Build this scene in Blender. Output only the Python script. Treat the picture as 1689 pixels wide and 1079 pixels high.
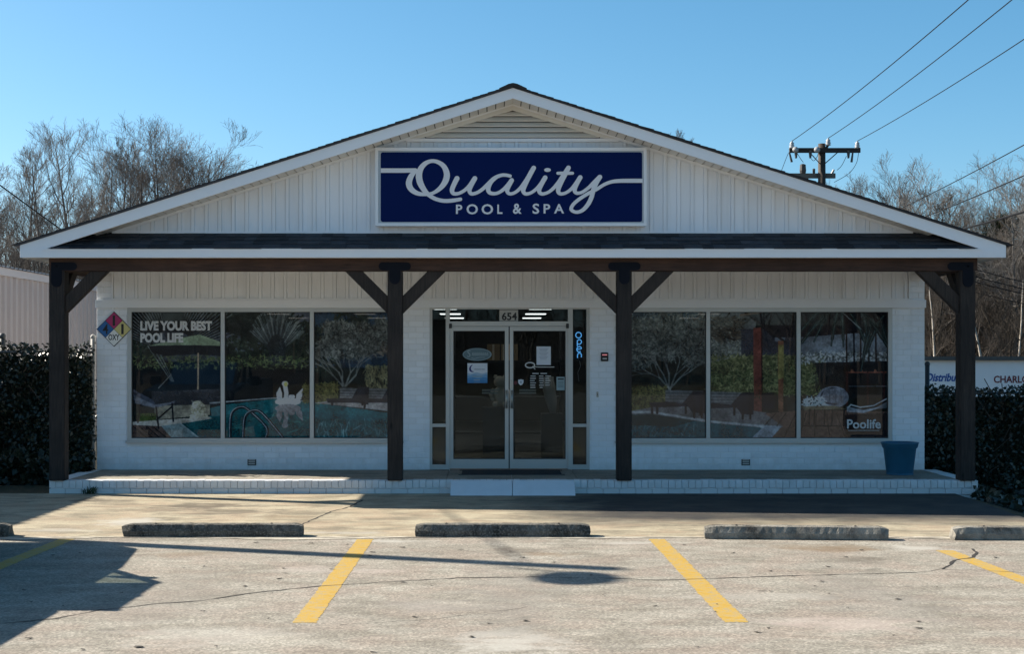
import bpy, bmesh, math, random
import numpy as np
from mathutils import Vector, Matrix, noise as mnoise

# ------------------------------------------------------------------ scene, camera, light
for o in list(bpy.data.objects):
    bpy.data.objects.remove(o)
SC = bpy.context.scene
COL = SC.collection
PW, F, PX, PY, CH = 1689.0, 2440.0, 815.0, 590.0, 1.9     # photo width, focal length (px), vanishing point, eye height

cam_d = bpy.data.cameras.new('camera')
cam = bpy.data.objects.new('camera', cam_d)
COL.objects.link(cam)
cam.location = (0, 0, CH)
cam.rotation_euler = (math.radians(90), 0, 0)
cam_d.sensor_width = 36
cam_d.lens = F / PW * 36
cam_d.shift_x = (844.5 - PX) / PW
cam_d.shift_y = (PY - 539.5) / PW
cam_d.clip_start = 0.1
cam_d.clip_end = 3000
SC.camera = cam

SUN = Vector((-1.44, 0.52, 1.0)).normalized()              # towards the sun: left, a little behind the shop
sun_el = math.asin(SUN.z)
sun_az = math.atan2(SUN.x, SUN.y)
w = bpy.data.worlds.new('World')
SC.world = w
w.use_nodes = True
nt = w.node_tree
nt.nodes.clear()
wo = nt.nodes.new('ShaderNodeOutputWorld')
bg = nt.nodes.new('ShaderNodeBackground')
sky = nt.nodes.new('ShaderNodeTexSky')
sky.sky_type = 'NISHITA'
sky.sun_disc = False
sky.sun_elevation = sun_el
sky.sun_rotation = sun_az
sky.altitude = 2000
sky.air_density = 1.0
sky.dust_density = 5.0
sky.ozone_density = 3.5
hs = nt.nodes.new('ShaderNodeHueSaturation')
hs.inputs['Saturation'].default_value = 1.2
hs.inputs['Hue'].default_value = 0.482
nt.links.new(sky.outputs[0], hs.inputs['Color'])
nt.links.new(hs.outputs[0], bg.inputs[0])
nt.links.new(bg.outputs[0], wo.inputs[0])
bg.inputs[1].default_value = 0.072

sd = bpy.data.lights.new('sun', 'SUN')
sd.energy = 5.0
sd.angle = math.radians(0.55)
sd.color = (1.0, 0.92, 0.80)
so = bpy.data.objects.new('sun', sd)
COL.objects.link(so)
so.rotation_euler = (-SUN).to_track_quat('-Z', 'Y').to_euler()
so.location = (-30, 10, 30)

SC.view_settings.view_transform = 'Standard'
SC.view_settings.look = 'None'
SC.view_settings.gamma = 1
SC.view_settings.exposure = 1.25
SC.view_settings.use_curve_mapping = False
SC.cycles.max_bounces = 7
SC.cycles.diffuse_bounces = 4
SC.cycles.transparent_max_bounces = 12
SC.cycles.use_denoising = True

R = random.Random(7)


# ------------------------------------------------------------------ helpers
def pw(px, py, Y):
    """a point of the place, from a measured picture point and its real distance"""
    return ((px - PX) * Y / F, Y, CH + (PY - py) * Y / F)


def wx(px, Y):
    return (px - PX) * Y / F


def wz(py, Y):
    return CH + (PY - py) * Y / F


def tag(o, label=None, cat=None, group=None, kind=None):
    if label: o['label'] = label
    if cat: o['category'] = cat
    if group: o['group'] = group
    if kind: o['kind'] = kind
    return o


def thing(name, label, cat, loc=(0, 0, 0), group=None):
    o = bpy.data.objects.new(name, None)
    o.empty_display_size = 0.2
    COL.objects.link(o)
    o.location = loc
    return tag(o, label, cat, group)


def org(p):
    v = Vector((0, 0, 0))
    while p is not None:
        v = v + p.location
        p = p.parent
    return v


class MB:
    """collects plain shapes in world coordinates"""

    def __init__(s):
        s.v, s.f, s.uv = [], [], None

    def add(s, vs, fs):
        n = len(s.v)
        s.v += [tuple(v) for v in vs]
        s.f += [tuple(i + n for i in f) for f in fs]
        return s

    def box(s, x0, x1, y0, y1, z0, z1):
        return s.add([(x0, y0, z0), (x1, y0, z0), (x1, y1, z0), (x0, y1, z0), (x0, y0, z1), (x1, y0, z1), (x1, y1, z1), (x0, y1, z1)],
                     [(0, 3, 2, 1), (4, 5, 6, 7), (0, 1, 5, 4), (1, 2, 6, 5), (2, 3, 7, 6), (3, 0, 4, 7)])

    def cbox(s, x0, x1, y0, y1, z0, z1, c):
        """box whose front (low y) edges are chamfered by c"""
        return s.add([(x0 + c, y0, z0 + c), (x1 - c, y0, z0 + c), (x1 - c, y0, z1 - c), (x0 + c, y0, z1 - c),
                      (x0, y0 + c, z0), (x1, y0 + c, z0), (x1, y0 + c, z1), (x0, y0 + c, z1),
                      (x0, y1, z0), (x1, y1, z0), (x1, y1, z1), (x0, y1, z1)],
                     [(0, 1, 2, 3), (0, 4, 5, 1), (1, 5, 6, 2), (2, 6, 7, 3), (3, 7, 4, 0),
                      (4, 8, 9, 5), (5, 9, 10, 6), (6, 10, 11, 7), (7, 11, 8, 4), (8, 11, 10, 9)])

    def prism(s, pts, axis, a, b):
        """2-D outline pushed along an axis from a to b. axis y: pts are (x,z); x: (y,z); z: (x,y)"""
        def P(p, t):
            return (p[0], t, p[1]) if axis == 'y' else (t, p[0], p[1]) if axis == 'x' else (p[0], p[1], t)
        n = len(pts)
        vs = [P(p, a) for p in pts] + [P(p, b) for p in pts]
        fs = [tuple(range(n)), tuple(range(2 * n - 1, n - 1, -1))] + [(i, i + n, (i + 1) % n + n, (i + 1) % n) for i in range(n)]
        return s.add(vs, fs)

    def tube(s, pts, r, sides=8, cap=True):
        pts = [Vector(p) for p in pts]
        n = len(pts)
        rs = r if isinstance(r, (list, tuple)) else [r] * n
        vs = []
        up = None
        for i, p in enumerate(pts):
            d = (pts[min(i + 1, n - 1)] - pts[max(i - 1, 0)])
            d = d.normalized() if d.length > 1e-9 else Vector((0, 0, 1))
            if up is None:
                up = Vector((0, 0, 1)) if abs(d.z) < 0.9 else Vector((1, 0, 0))
            a = d.cross(up)
            a = a.normalized() if a.length > 1e-6 else d.orthogonal().normalized()
            b = a.cross(d).normalized()
            up = b
            for k in range(sides):
                t = 2 * math.pi * k / sides
                vs.append(p + (a * math.cos(t) + b * math.sin(t)) * rs[i])
        fs = []
        for i in range(n - 1):
            for k in range(sides):
                k2 = (k + 1) % sides
                fs.append((i * sides + k, i * sides + k2, (i + 1) * sides + k2, (i + 1) * sides + k))
        if cap:
            fs.append(tuple(range(sides - 1, -1, -1)))
            fs.append(tuple((n - 1) * sides + k for k in range(sides)))
        return s.add(vs, fs)

    def lathe(s, prof, c, seg=20):
        """prof: (radius, z) pairs around a vertical axis at c"""
        vs, fs = [], []
        for r, z in prof:
            for k in range(seg):
                t = 2 * math.pi * k / seg
                vs.append((c[0] + r * math.cos(t), c[1] + r * math.sin(t), c[2] + z))
        for i in range(len(prof) - 1):
            for k in range(seg):
                k2 = (k + 1) % seg
                fs.append((i * seg + k, i * seg + k2, (i + 1) * seg + k2, (i + 1) * seg + k))
        fs.append(tuple(range(seg - 1, -1, -1)))
        fs.append(tuple((len(prof) - 1) * seg + k for k in range(seg)))
        return s.add(vs, fs)

    def blob(s, c, rx, ry, rz, seg=14, rings=9):
        vs, fs = [], []
        for i in range(rings + 1):
            ph = math.pi * i / rings
            for k in range(seg):
                t = 2 * math.pi * k / seg
                vs.append((c[0] + rx * math.sin(ph) * math.cos(t), c[1] + ry * math.sin(ph) * math.sin(t), c[2] + rz * math.cos(ph)))
        for i in range(rings):
            for k in range(seg):
                k2 = (k + 1) % seg
                fs.append((i * seg + k, (i + 1) * seg + k, (i + 1) * seg + k2, i * seg + k2))
        return s.add(vs, fs)

    def mesh(s, name, off=(0, 0, 0)):
        me = bpy.data.meshes.new(name)
        off = Vector(off)
        me.from_pydata([tuple(Vector(v) - off) for v in s.v], [], s.f)
        if s.uv:
            l = me.uv_layers.new(name='UVMap')
            i = 0
            for pts in s.uv:
                for p in pts:
                    l.data[i].uv = p
                    i += 1
        me.update()
        return me


def part(name, mb, m, parent=None, smooth=False, label=None, kind=None, bevel=0.0):
    me = mb.mesh(name, org(parent))
    me.materials.append(m)
    if bevel:
        bm = bmesh.new()
        bm.from_mesh(me)
        bmesh.ops.recalc_face_normals(bm, faces=bm.faces)
        bmesh.ops.bevel(bm, geom=[e for e in bm.edges if e.calc_face_angle(0) > 0.6], offset=bevel, segments=2, affect='EDGES', clamp_overlap=True)
        bm.to_mesh(me)
        bm.free()
    if smooth:
        me.shade_smooth() if hasattr(me, 'shade_smooth') else None
        me.polygons.foreach_set('use_smooth', [True] * len(me.polygons))
    o = bpy.data.objects.new(name, me)
    COL.objects.link(o)
    o.parent = parent
    if label: o['label'] = label
    if kind: o['kind'] = kind
    return o


def piece(name, me, parent, at):
    """a cheap piece that shares mesh data"""
    o = bpy.data.objects.new(name, me)
    COL.objects.link(o)
    o.parent = parent
    o.location = Vector(at) - org(parent)
    return o


def kids(o):
    return list(o.children)


def copy_tree(o, parent=None):
    c = o.copy()
    COL.objects.link(c)
    c.parent = parent
    for ch in kids(o):
        copy_tree(ch, c)
    return c


def np_mesh(name, V, Fq, m, smooth=False):
    me = bpy.data.meshes.new(name)
    V = np.asarray(V, dtype=np.float32)
    Fq = np.asarray(Fq, dtype=np.int32)
    k = Fq.shape[1]
    me.vertices.add(len(V))
    me.vertices.foreach_set('co', V.ravel())
    me.loops.add(Fq.size)
    me.loops.foreach_set('vertex_index', Fq.ravel())
    me.polygons.add(len(Fq))
    me.polygons.foreach_set('loop_start', np.arange(0, Fq.size, k, dtype=np.int32))
    me.polygons.foreach_set('loop_total', np.full(len(Fq), k, dtype=np.int32))
    if smooth:
        me.polygons.foreach_set('use_smooth', np.ones(len(Fq), dtype=bool))
    me.update(calc_edges=True)
    me.materials.append(m)
    return me


# ------------------------------------------------------------------ materials
class NT:
    def __init__(s, name):
        s.m = bpy.data.materials.new(name)
        s.m.use_nodes = True
        s.t = s.m.node_tree
        s.b = s.t.nodes['Principled BSDF']
        s.out = s.t.nodes['Material Output']

    def n(s, typ, **k):
        x = s.t.nodes.new(typ)
        for a, v in k.items():
            if hasattr(x, a):
                setattr(x, a, v)
        return x

    def l(s, a, b):
        s.t.links.new(a, b)

    def coord(s, scale=(1, 1, 1), kind='Object'):
        tc = s.n('ShaderNodeTexCoord')
        mp = s.n('ShaderNodeMapping')
        mp.inputs['Scale'].default_value = scale
        s.l(tc.outputs[kind], mp.inputs['Vector'])
        return mp.outputs[0]

    def world(s, scale=(1, 1, 1)):
        g = s.n('ShaderNodeNewGeometry')
        mp = s.n('ShaderNodeMapping')
        mp.inputs['Scale'].default_value = scale
        s.l(g.outputs['Position'], mp.inputs['Vector'])
        return mp.outputs[0]

    def noise(s, vec, scale, detail=4, rough=0.55, dist=0.0):
        x = s.n('ShaderNodeTexNoise')
        x.inputs['Scale'].default_value = scale
        x.inputs['Detail'].default_value = detail
        x.inputs['Roughness'].default_value = rough
        x.inputs['Distortion'].default_value = dist
        s.l(vec, x.inputs['Vector'])
        return x.outputs['Fac']

    def ramp(s, fac, stops):
        x = s.n('ShaderNodeValToRGB')
        e = x.color_ramp.elements
        while len(e) < len(stops):
            e.new(0.5)
        for el, (p, c) in zip(e, stops):
            el.position = p
            el.color = (c[0], c[1], c[2], 1) if isinstance(c, (tuple, list)) else (c, c, c, 1)
        s.l(fac, x.inputs[0])
        return x.outputs[0]

    def mix(s, fac, a, b, mode='MIX'):
        x = s.n('ShaderNodeMix')
        x.data_type = 'RGBA'
        x.blend_type = mode
        for sock, v in ((x.inputs[0], fac), (x.inputs[6], a), (x.inputs[7], b)):
            if isinstance(v, (int, float)):
                sock.default_value = v
            elif isinstance(v, (tuple, list)):
                sock.default_value = (v[0], v[1], v[2], 1)
            else:
                s.l(v, sock)
        return x.outputs[2]

    def math(s, op, a, b=0.0):
        x = s.n('ShaderNodeMath')
        x.operation = op
        for sock, v in ((x.inputs[0], a), (x.inputs[1], b)):
            if isinstance(v, (int, float)):
                sock.default_value = v
            else:
                s.l(v, sock)
        return x.outputs[0]

    def bump(s, h, strength=0.3, dist=0.01):
        x = s.n('ShaderNodeBump')
        x.inputs['Strength'].default_value = strength
        x.inputs['Distance'].default_value = dist
        s.l(h, x.inputs['Height'])
        s.l(x.outputs[0], s.b.inputs['Normal'])

    def color(s, c):
        if isinstance(c, (tuple, list)):
            s.b.inputs['Base Color'].default_value = (c[0], c[1], c[2], 1)
        else:
            s.l(c, s.b.inputs['Base Color'])

    def rnd(s):
        return s.n('ShaderNodeObjectInfo').outputs['Random']

    def set(s, rough=0.6, metal=0.0, spec=0.5):
        s.b.inputs['Roughness'].default_value = rough
        s.b.inputs['Metallic'].default_value = metal
        s.b.inputs['Specular IOR Level'].default_value = spec
        return s


def simple(name, c, rough=0.6, metal=0.0, var=0.12, scale=6.0, bump=0.0, spec=0.5, per_object=0.0, world=True):
    """a colour with faint mottling and, when asked, a little difference from piece to piece"""
    t = NT(name).set(rough, metal, spec)
    vec = t.world() if world else t.coord()
    n1 = t.noise(vec, scale, 5, 0.6)
    col = t.mix(n1, tuple(x * (1 - var) for x in c), tuple(min(1, x * (1 + var)) for x in c))
    if per_object:
        k = t.math('ADD', t.math('MULTIPLY', t.rnd(), 2 * per_object), 1 - per_object)
        col = t.mix(1.0, col, k, 'MULTIPLY')
    t.color(col)
    if bump:
        t.bump(t.noise(vec, scale * 8, 4, 0.6), bump, 0.01)
    return t.m


def wood(name, c1, c2, axis):
    t = NT(name).set(0.7, 0, 0.3)
    s = {'x': (0.6, 9, 9), 'y': (9, 0.6, 9), 'z': (9, 9, 0.6)}[axis]
    g = t.noise(t.world(s), 5.0, 6, 0.65, 0.6)
    big = t.noise(t.world(), 1.6, 3, 0.5)
    col = t.mix(t.ramp(g, [(0.3, 0.0), (0.7, 1.0)]), c1, c2)
    col = t.mix(t.ramp(big, [(0.35, 0.0), (0.75, 0.7)]), col, tuple(x * 0.55 for x in c1))
    v = t.n('ShaderNodeTexVoronoi')
    v.inputs['Scale'].default_value = 2.2
    t.l(t.world({'x': (0.6, 1.6, 1.6), 'y': (1.6, .6, 1.6), 'z': (1.6, 1.6, 0.6)}[axis]), v.inputs['Vector'])
    knot = t.ramp(v.outputs['Distance'], [(0.03, 1.0), (0.09, 0.0)])
    col = t.mix(knot, col, tuple(x * 0.3 for x in c1))
    t.color(col)
    t.bump(g, 0.35, 0.008)
    return t.m


def concrete(name, c, tone, speck, dark, stain_scale=0.35, fine=90.0):
    t = NT(name).set(0.85, 0, 0.25)
    p = t.world()
    big = t.noise(p, stain_scale, 6, 0.6, 0.4)
    mid = t.noise(t.world((0.7, 1.4, 1)), 2.2, 6, 0.65, 0.3)
    fin = t.noise(p, fine, 3, 0.7)
    col = t.mix(t.ramp(big, [(0.3, 0.0), (0.7, 1.0)]), c, tone)
    col = t.mix(t.ramp(mid, [(0.38, 0.95), (0.58, 0.0)]), col, dark)
    hue = t.noise(t.world((1, 1.2, 1)), 1.7, 4, 0.6, 0.3)
    col = t.mix(t.ramp(hue, [(0.45, 0.0), (0.62, 0.55)]), col, (c[0] * 1.0, c[1] * 0.88, c[2] * 0.86))
    pale = t.noise(t.world((1, 1.5, 1)), 0.9, 5, 0.6, 0.6)
    col = t.mix(t.ramp(pale, [(0.56, 0.0), (0.75, 0.55)]), col, tuple(min(1, x * 1.45) for x in c))
    blot = t.noise(t.world((1, 1.3, 1)), 3.1, 2, 0.4, 0.2)
    col = t.mix(t.ramp(blot, [(0.70, 0.0), (0.76, 0.5)]), col, tuple(x * 0.45 for x in dark))
    v = t.n('ShaderNodeTexVoronoi')
    v.inputs['Scale'].default_value = fine * 0.45
    t.l(p, v.inputs['Vector'])
    k = t.ramp(v.outputs['Color'], [(0.2, 1 - speck), (0.62, 1.0), (0.85, 1 + speck)])
    sp = t.n('ShaderNodeMix'); sp.data_type = 'RGBA'; sp.blend_type = 'MULTIPLY'
    sp.inputs[0].default_value = 1.0
    t.l(col, sp.inputs[6]); t.l(k, sp.inputs[7])
    k2 = t.math('ADD', t.math('MULTIPLY', fin, speck * 2.2), 1 - speck * 1.1)
    col = t.mix(1.0, sp.outputs[2], k2, 'MULTIPLY')
    t.color(col)
    t.bump(fin, 0.35, 0.006)
    return t, col


def emis(name, c, s):
    t = NT(name)
    t.color((0.8, 0.8, 0.8))
    t.b.inputs['Emission Color'].default_value = (*c, 1)
    t.b.inputs['Emission Strength'].default_value = s
    return t.m


def glassy(name, tint, ior=1.5, rough=0.0):
    t = NT(name)
    fr = t.n('ShaderNodeFresnel')
    fr.inputs[0].default_value = ior
    tr = t.n('ShaderNodeBsdfTransparent')
    tr.inputs[0].default_value = (*tint, 1)
    gl = t.n('ShaderNodeBsdfGlossy')
    gl.inputs['Roughness'].default_value = rough
    gl.inputs['Color'].default_value = (0.78, 0.92, 1.0, 1)
    wv = t.noise(t.world((0.8, 0.8, 1.4)), 1.6, 2, 0.5)
    bp = t.n('ShaderNodeBump')
    bp.inputs['Strength'].default_value = 0.06
    bp.inputs['Distance'].default_value = 0.02
    t.l(wv, bp.inputs['Height'])
    t.l(bp.outputs[0], gl.inputs['Normal'])
    mx = t.n('ShaderNodeMixShader')
    t.l(fr.outputs[0], mx.inputs[0])
    t.l(tr.outputs[0], mx.inputs[1])
    t.l(gl.outputs[0], mx.inputs[2])
    t.l(mx.outputs[0], t.out.inputs[0])
    return t.m


M = {}


def painted_brick(name):
    t = NT(name).set(0.55, 0, 0.4)
    p = t.world()
    n1 = t.noise(p, 2.0, 5, 0.6)
    n2 = t.noise(p, 60, 4, 0.6)
    col = t.mix(n1, (0.81, 0.835, 0.87), (0.86, 0.875, 0.90))
    k = t.math('ADD', t.math('MULTIPLY', t.rnd(), 0.09), 0.93)
    col = t.mix(1.0, col, k, 'MULTIPLY')
    dirt = t.noise(t.world((1, 1, 2.5)), 4.5, 5, 0.65)
    col = t.mix(t.ramp(dirt, [(0.58, 0.0), (0.80, 0.35)]), col, (0.55, 0.55, 0.53))
    sz = t.n('ShaderNodeSeparateXYZ')
    t.l(p, sz.inputs[0])
    low = t.ramp(t.math('ADD', sz.outputs['Z'], t.math('MULTIPLY', t.noise(p, 7, 5, 0.65), 0.5)), [(0.35, 0.45), (0.62, 0.0)])
    col = t.mix(low, col, (0.44, 0.41, 0.36))
    strk = t.noise(t.world((9, 9, 0.5)), 1.0, 4, 0.6)
    col = t.mix(t.ramp(strk, [(0.55, 0.0), (0.75, 0.22)]), col, (0.55, 0.55, 0.53))
    t.color(col)
    t.bump(n2, 0.35, 0.006)
    return t.m


M['brick'] = painted_brick('painted_brick')
M['mortar'] = simple('painted_mortar', (0.76, 0.77, 0.77), 0.8, var=0.08, scale=20, bump=0.3)
M['white'] = simple('white_vinyl', (0.80, 0.83, 0.87), 0.5, var=0.05, scale=1.5, per_object=0.035)


def siding_mat():
    t = NT('white_vinyl_siding').set(0.5, 0, 0.4)
    col = t.mix(t.noise(t.world(), 1.5, 5, 0.6), (0.77, 0.80, 0.84), (0.83, 0.86, 0.90))
    strk = t.noise(t.world((7, 7, 0.45)), 1.0, 5, 0.65)
    col = t.mix(t.ramp(strk, [(0.52, 0.0), (0.78, 0.35)]), col, (0.56, 0.57, 0.56))
    col = t.mix(1.0, col, t.math('ADD', t.math('MULTIPLY', t.rnd(), 0.07), 0.945), 'MULTIPLY')
    t.color(col)
    return t.m


M['white'] = siding_mat()
M['trim'] = simple('white_trim', (0.79, 0.81, 0.84), 0.42, var=0.03, scale=1.2)
M['soffit'] = simple('soffit_white', (0.76, 0.76, 0.74), 0.55, var=0.05, scale=3, per_object=0.03)
M['louver'] = simple('louver_white', (0.66, 0.65, 0.61), 0.6, var=0.06, scale=3, per_object=0.04)
M['alu'] = simple('aluminium_frame', (0.50, 0.50, 0.48), 0.42, 0.35, var=0.06, scale=5)
M['alu_dark'] = simple('dark_gasket', (0.015, 0.015, 0.016), 0.6)
M['steel'] = simple('brushed_steel', (0.42, 0.41, 0.38), 0.38, 0.8, var=0.08, scale=12)
M['post'] = wood('stained_post', (0.015, 0.012, 0.011), (0.056, 0.042, 0.035), 'z')
M['beam'] = wood('stained_beam', (0.032, 0.017, 0.012), (0.098, 0.050, 0.034), 'x')
M['beam_y'] = wood('stained_side_beam', (0.040, 0.024, 0.018), (0.075, 0.043, 0.03), 'y')
M['brace'] = wood('stained_brace', (0.019, 0.0145, 0.0125), (0.056, 0.041, 0.033), 'z')
M['bracket'] = simple('black_steel_plate', (0.006, 0.008, 0.014), 0.75, 0.0, var=0.2, spec=0.15)
M['navy'] = simple('navy_sign_face', (0.0006, 0.0095, 0.078), 0.45, var=0.05, scale=0.8, spec=0.08)
M['sign_frame'] = simple('sign_frame_white', (0.76, 0.77, 0.79), 0.4, 0.1, var=0.03)
M['sign_retainer'] = simple('sign_retainer_grey', (0.42, 0.45, 0.48), 0.4, 0.3, var=0.05)
M['sign_white'] = simple('sign_letter_white', (0.70, 0.71, 0.74), 0.45, var=0.03, scale=2)
M['black'] = simple('black_print', (0.012, 0.012, 0.014), 0.5)
M['print_white'] = simple('vinyl_letter_white', (0.55, 0.56, 0.56), 0.5, var=0.05)
M['glass'] = glassy('tinted_door_glass', (0.60, 0.65, 0.67), 1.3)
M['light'] = emis('fluorescent_light', (1.0, 0.97, 0.9), 2.2)
M['neon'] = emis('blue_neon', (0.12, 0.47, 1.0), 0.65)
M['red_led'] = emis('red_led', (1.0, 0.05, 0.04), 0.18)
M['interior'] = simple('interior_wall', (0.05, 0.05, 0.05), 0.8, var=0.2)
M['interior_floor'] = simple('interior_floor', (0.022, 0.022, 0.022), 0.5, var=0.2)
M['cardboard'] = simple('cardboard', (0.34, 0.24, 0.14), 0.8)
M['tan_fabric'] = simple('tan_plush', (0.72, 0.62, 0.49), 0.9, var=0.2, scale=18, bump=0.5)
M['grey_dark'] = simple('dark_grey_paint', (0.03, 0.032, 0.035), 0.5)
M['pot'] = simple('teal_blue_plastic', (0.018, 0.115, 0.20), 0.45, var=0.15, scale=8)
M['soil'] = simple('potting_soil', (0.03, 0.02, 0.014), 0.95, bump=0.6)
M['mat'] = simple('charcoal_door_mat', (0.022, 0.023, 0.026), 0.95, var=0.3, scale=60, bump=0.6)
M['paper'] = simple('white_paper', (0.66, 0.70, 0.76), 0.6, var=0.03)
M['asphalt_edge'] = simple('shingle_edge', (0.028, 0.028, 0.030), 0.9, var=0.3, scale=25, bump=0.5)


def shingle_mat():
    t = NT('asphalt_shingle').set(0.9, 0, 0.25)
    p = t.world()
    gran = t.noise(p, 160, 3, 0.7)
    mott = t.noise(p, 9, 4, 0.6)
    col = t.mix(mott, (0.026, 0.028, 0.034), (0.06, 0.062, 0.07))
    k = t.math('ADD', t.math('MULTIPLY', t.rnd(), 0.75), 0.62)
    col = t.mix(1.0, col, k, 'MULTIPLY')
    col = t.mix(1.0, col, t.math('ADD', t.math('MULTIPLY', gran, 0.9), 0.55), 'MULTIPLY')
    t.color(col)
    t.bump(gran, 0.5, 0.006)
    return t.m


M['shingle'] = shingle_mat()


# ------------------------------------------------------------------ lettering
def text_np(s, bold=0.0, res=3):
    cu = bpy.data.curves.new('lettering_source', 'FONT')
    cu.body = s
    cu.offset = bold
    cu.resolution_u = res
    cu.fill_mode = 'FRONT'
    ob = bpy.data.objects.new('lettering_source', cu)
    COL.objects.link(ob)
    dg = bpy.context.evaluated_depsgraph_get()
    me = bpy.data.meshes.new_from_object(ob.evaluated_get(dg))
    v = [(q.co.x, q.co.y) for q in me.vertices]
    f = [tuple(p.vertices) for p in me.polygons]
    bpy.data.objects.remove(ob)
    bpy.data.curves.remove(cu)
    bpy.data.meshes.remove(me)
    return v, f


def text_into(mb, s, x0, x1, z0, z1, y, bold=0.0, shear=0.0, depth=0.004):
    """text fitted to a rectangle of a wall that faces the street"""
    v, f = text_np(s, bold)
    if shear:
        v = [(a + b * shear, b) for a, b in v]
    ax, bx = min(p[0] for p in v), max(p[0] for p in v)
    az, bz = min(p[1] for p in v), max(p[1] for p in v)
    sx, sz = (x1 - x0) / (bx - ax), (z1 - z0) / (bz - az)
    mb.add([(x0 + (p[0] - ax) * sx, y, z0 + (p[1] - az) * sz) for p in v], f)


def smooth_curve(pts, n=7):
    out = []
    P = [pts[0]] + list(pts) + [pts[-1]]
    for i in range(1, len(P) - 2):
        p0, p1, p2, p3 = (np.array(P[i + k], float) for k in (-1, 0, 1, 2))
        for k in range(n):
            t = k / n
            out.append(0.5 * ((2 * p1) + (-p0 + p2) * t + (2 * p0 - 5 * p1 + 4 * p2 - p3) * t * t + (-p0 + 3 * p1 - 3 * p2 + p3) * t ** 3))
    out.append(np.array(P[-2], float))
    return out


def stroke_into(mb, pts, conv, y, round_caps=(True, True)):
    """a flat brush stroke: (x, y, width) points, smoothed"""
    c = smooth_curve(pts)
    L, Rr = [], []
    for i, p in enumerate(c):
        a, b = c[max(i - 1, 0)], c[min(i + 1, len(c) - 1)]
        d = b[:2] - a[:2]
        d = d / (np.linalg.norm(d) + 1e-9)
        nrm = np.array([-d[1], d[0]])
        L.append(p[:2] + nrm * p[2] / 2)
        Rr.append(p[:2] - nrm * p[2] / 2)
    vs = []
    for a, b in zip(L, Rr):
        vs += [a, b]
    fs = [(2 * i, 2 * i + 1, 2 * i + 3, 2 * i + 2) for i in range(len(c) - 1)]
    W = [(*conv(v), ) for v in vs]
    nn = len(W)
    mb.add([(w[0], y - 0.001 * i / nn, w[1]) for i, w in enumerate(W)], fs)
    for end, on in ((0, round_caps[0]), (-1, round_caps[1])):
        if not on:
            continue
        p = c[end]
        q = c[1] if end == 0 else c[-2]
        d = p[:2] - q[:2]
        a0 = math.atan2(d[1], d[0])
        fan = [p[:2] + p[2] / 2 * np.array([math.cos(a0 + t), math.sin(a0 + t)]) for t in np.linspace(-math.pi / 2, math.pi / 2, 9)]
        W = [conv(v) for v in fan]
        ye = y - 0.00008 if end == 0 else y - 0.00108
        mb.add([(w[0], ye, w[1]) for w in W], [tuple(range(9))])


# ------------------------------------------------------------------ ground
def sstep(a, b, x):
    t = min(1, max(0, (x - a) / (b - a)))
    return t * t * (3 - 2 * t)


def ground_z(x, y):
    drop = 0.42 * sstep(6.55, 7.5, x) * sstep(14.0, 17.0, y) + 1.3 * sstep(12, 24, x) * sstep(24, 34, y)
    return -0.03 - drop


t = NT('leaf_litter_ground').set(0.95, 0, 0.2)
n1 = t.noise(t.world(), 0.5, 6, 0.65)
n2 = t.noise(t.world(), 14, 5, 0.7)
c = t.mix(n1, (0.085, 0.068, 0.045), (0.06, 0.065, 0.032))
c = t.mix(t.ramp(n2, [(0.4, 0), (0.7, 1)]), c, (0.13, 0.10, 0.07))
t.color(c)
t.bump(n2, 0.6, 0.03)
M['earth'] = t.m

xs = sorted(set([-900, -500, -300, -180, -120, -80] + list(range(-60, 61, 4)) + [6.5, 6.8, 7.1, 7.5, 9, 80, 120, 180, 300, 500, 900]))
ys = sorted(set([-900, -500, -300, -150, -80] + list(range(-60, 101, 4)) + [13, 14, 15, 17, 18, 120, 160, 220, 320, 500, 900]))
mb = MB()
mb.v = [(x, y, ground_z(x, y)) for y in ys for x in xs]
nx = len(xs)
mb.f = [(j * nx + i, j * nx + i + 1, (j + 1) * nx + i + 1, (j + 1) * nx + i) for j in range(len(ys) - 1) for i in range(nx - 1)]
tag(part('ground', mb, M['earth']), 'bare brown earth and leaf litter around the paving', kind='structure')

tl, col = concrete('parking_concrete', (0.272, 0.250, 0.208), (0.325, 0.300, 0.25), 0.32, (0.205, 0.184, 0.148), 0.55, 140)
# oil drips down the middle of the stalls and a pale worn streak
M['lot'] = tl.m


def spots(t, col, lst):
    sx = t.n('ShaderNodeSeparateXYZ')
    t.l(t.world(), sx.inputs[0])
    nz = t.noise(t.world((1, 1.6, 1)), 2.6, 6, 0.65, 0.5)
    for (px, py, rx, ry, c, a) in lst:
        Y = CH * F / (py - PY); X = wx(px, Y)
        dx = t.math('DIVIDE', t.math('SUBTRACT', sx.outputs['X'], X), rx)
        dy = t.math('DIVIDE', t.math('SUBTRACT', sx.outputs['Y'], Y), ry)
        d = t.math('SQRT', t.math('ADD', t.math('MULTIPLY', dx, dx), t.math('MULTIPLY', dy, dy)))
        k = t.math('ADD', t.math('SUBTRACT', 1.0, d), t.math('MULTIPLY', t.math('SUBTRACT', nz, 0.5), 2.4))
        col = t.mix(t.ramp(k, [(0.25, 0.0), (0.75, a)]), col, c)
    return col


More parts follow.
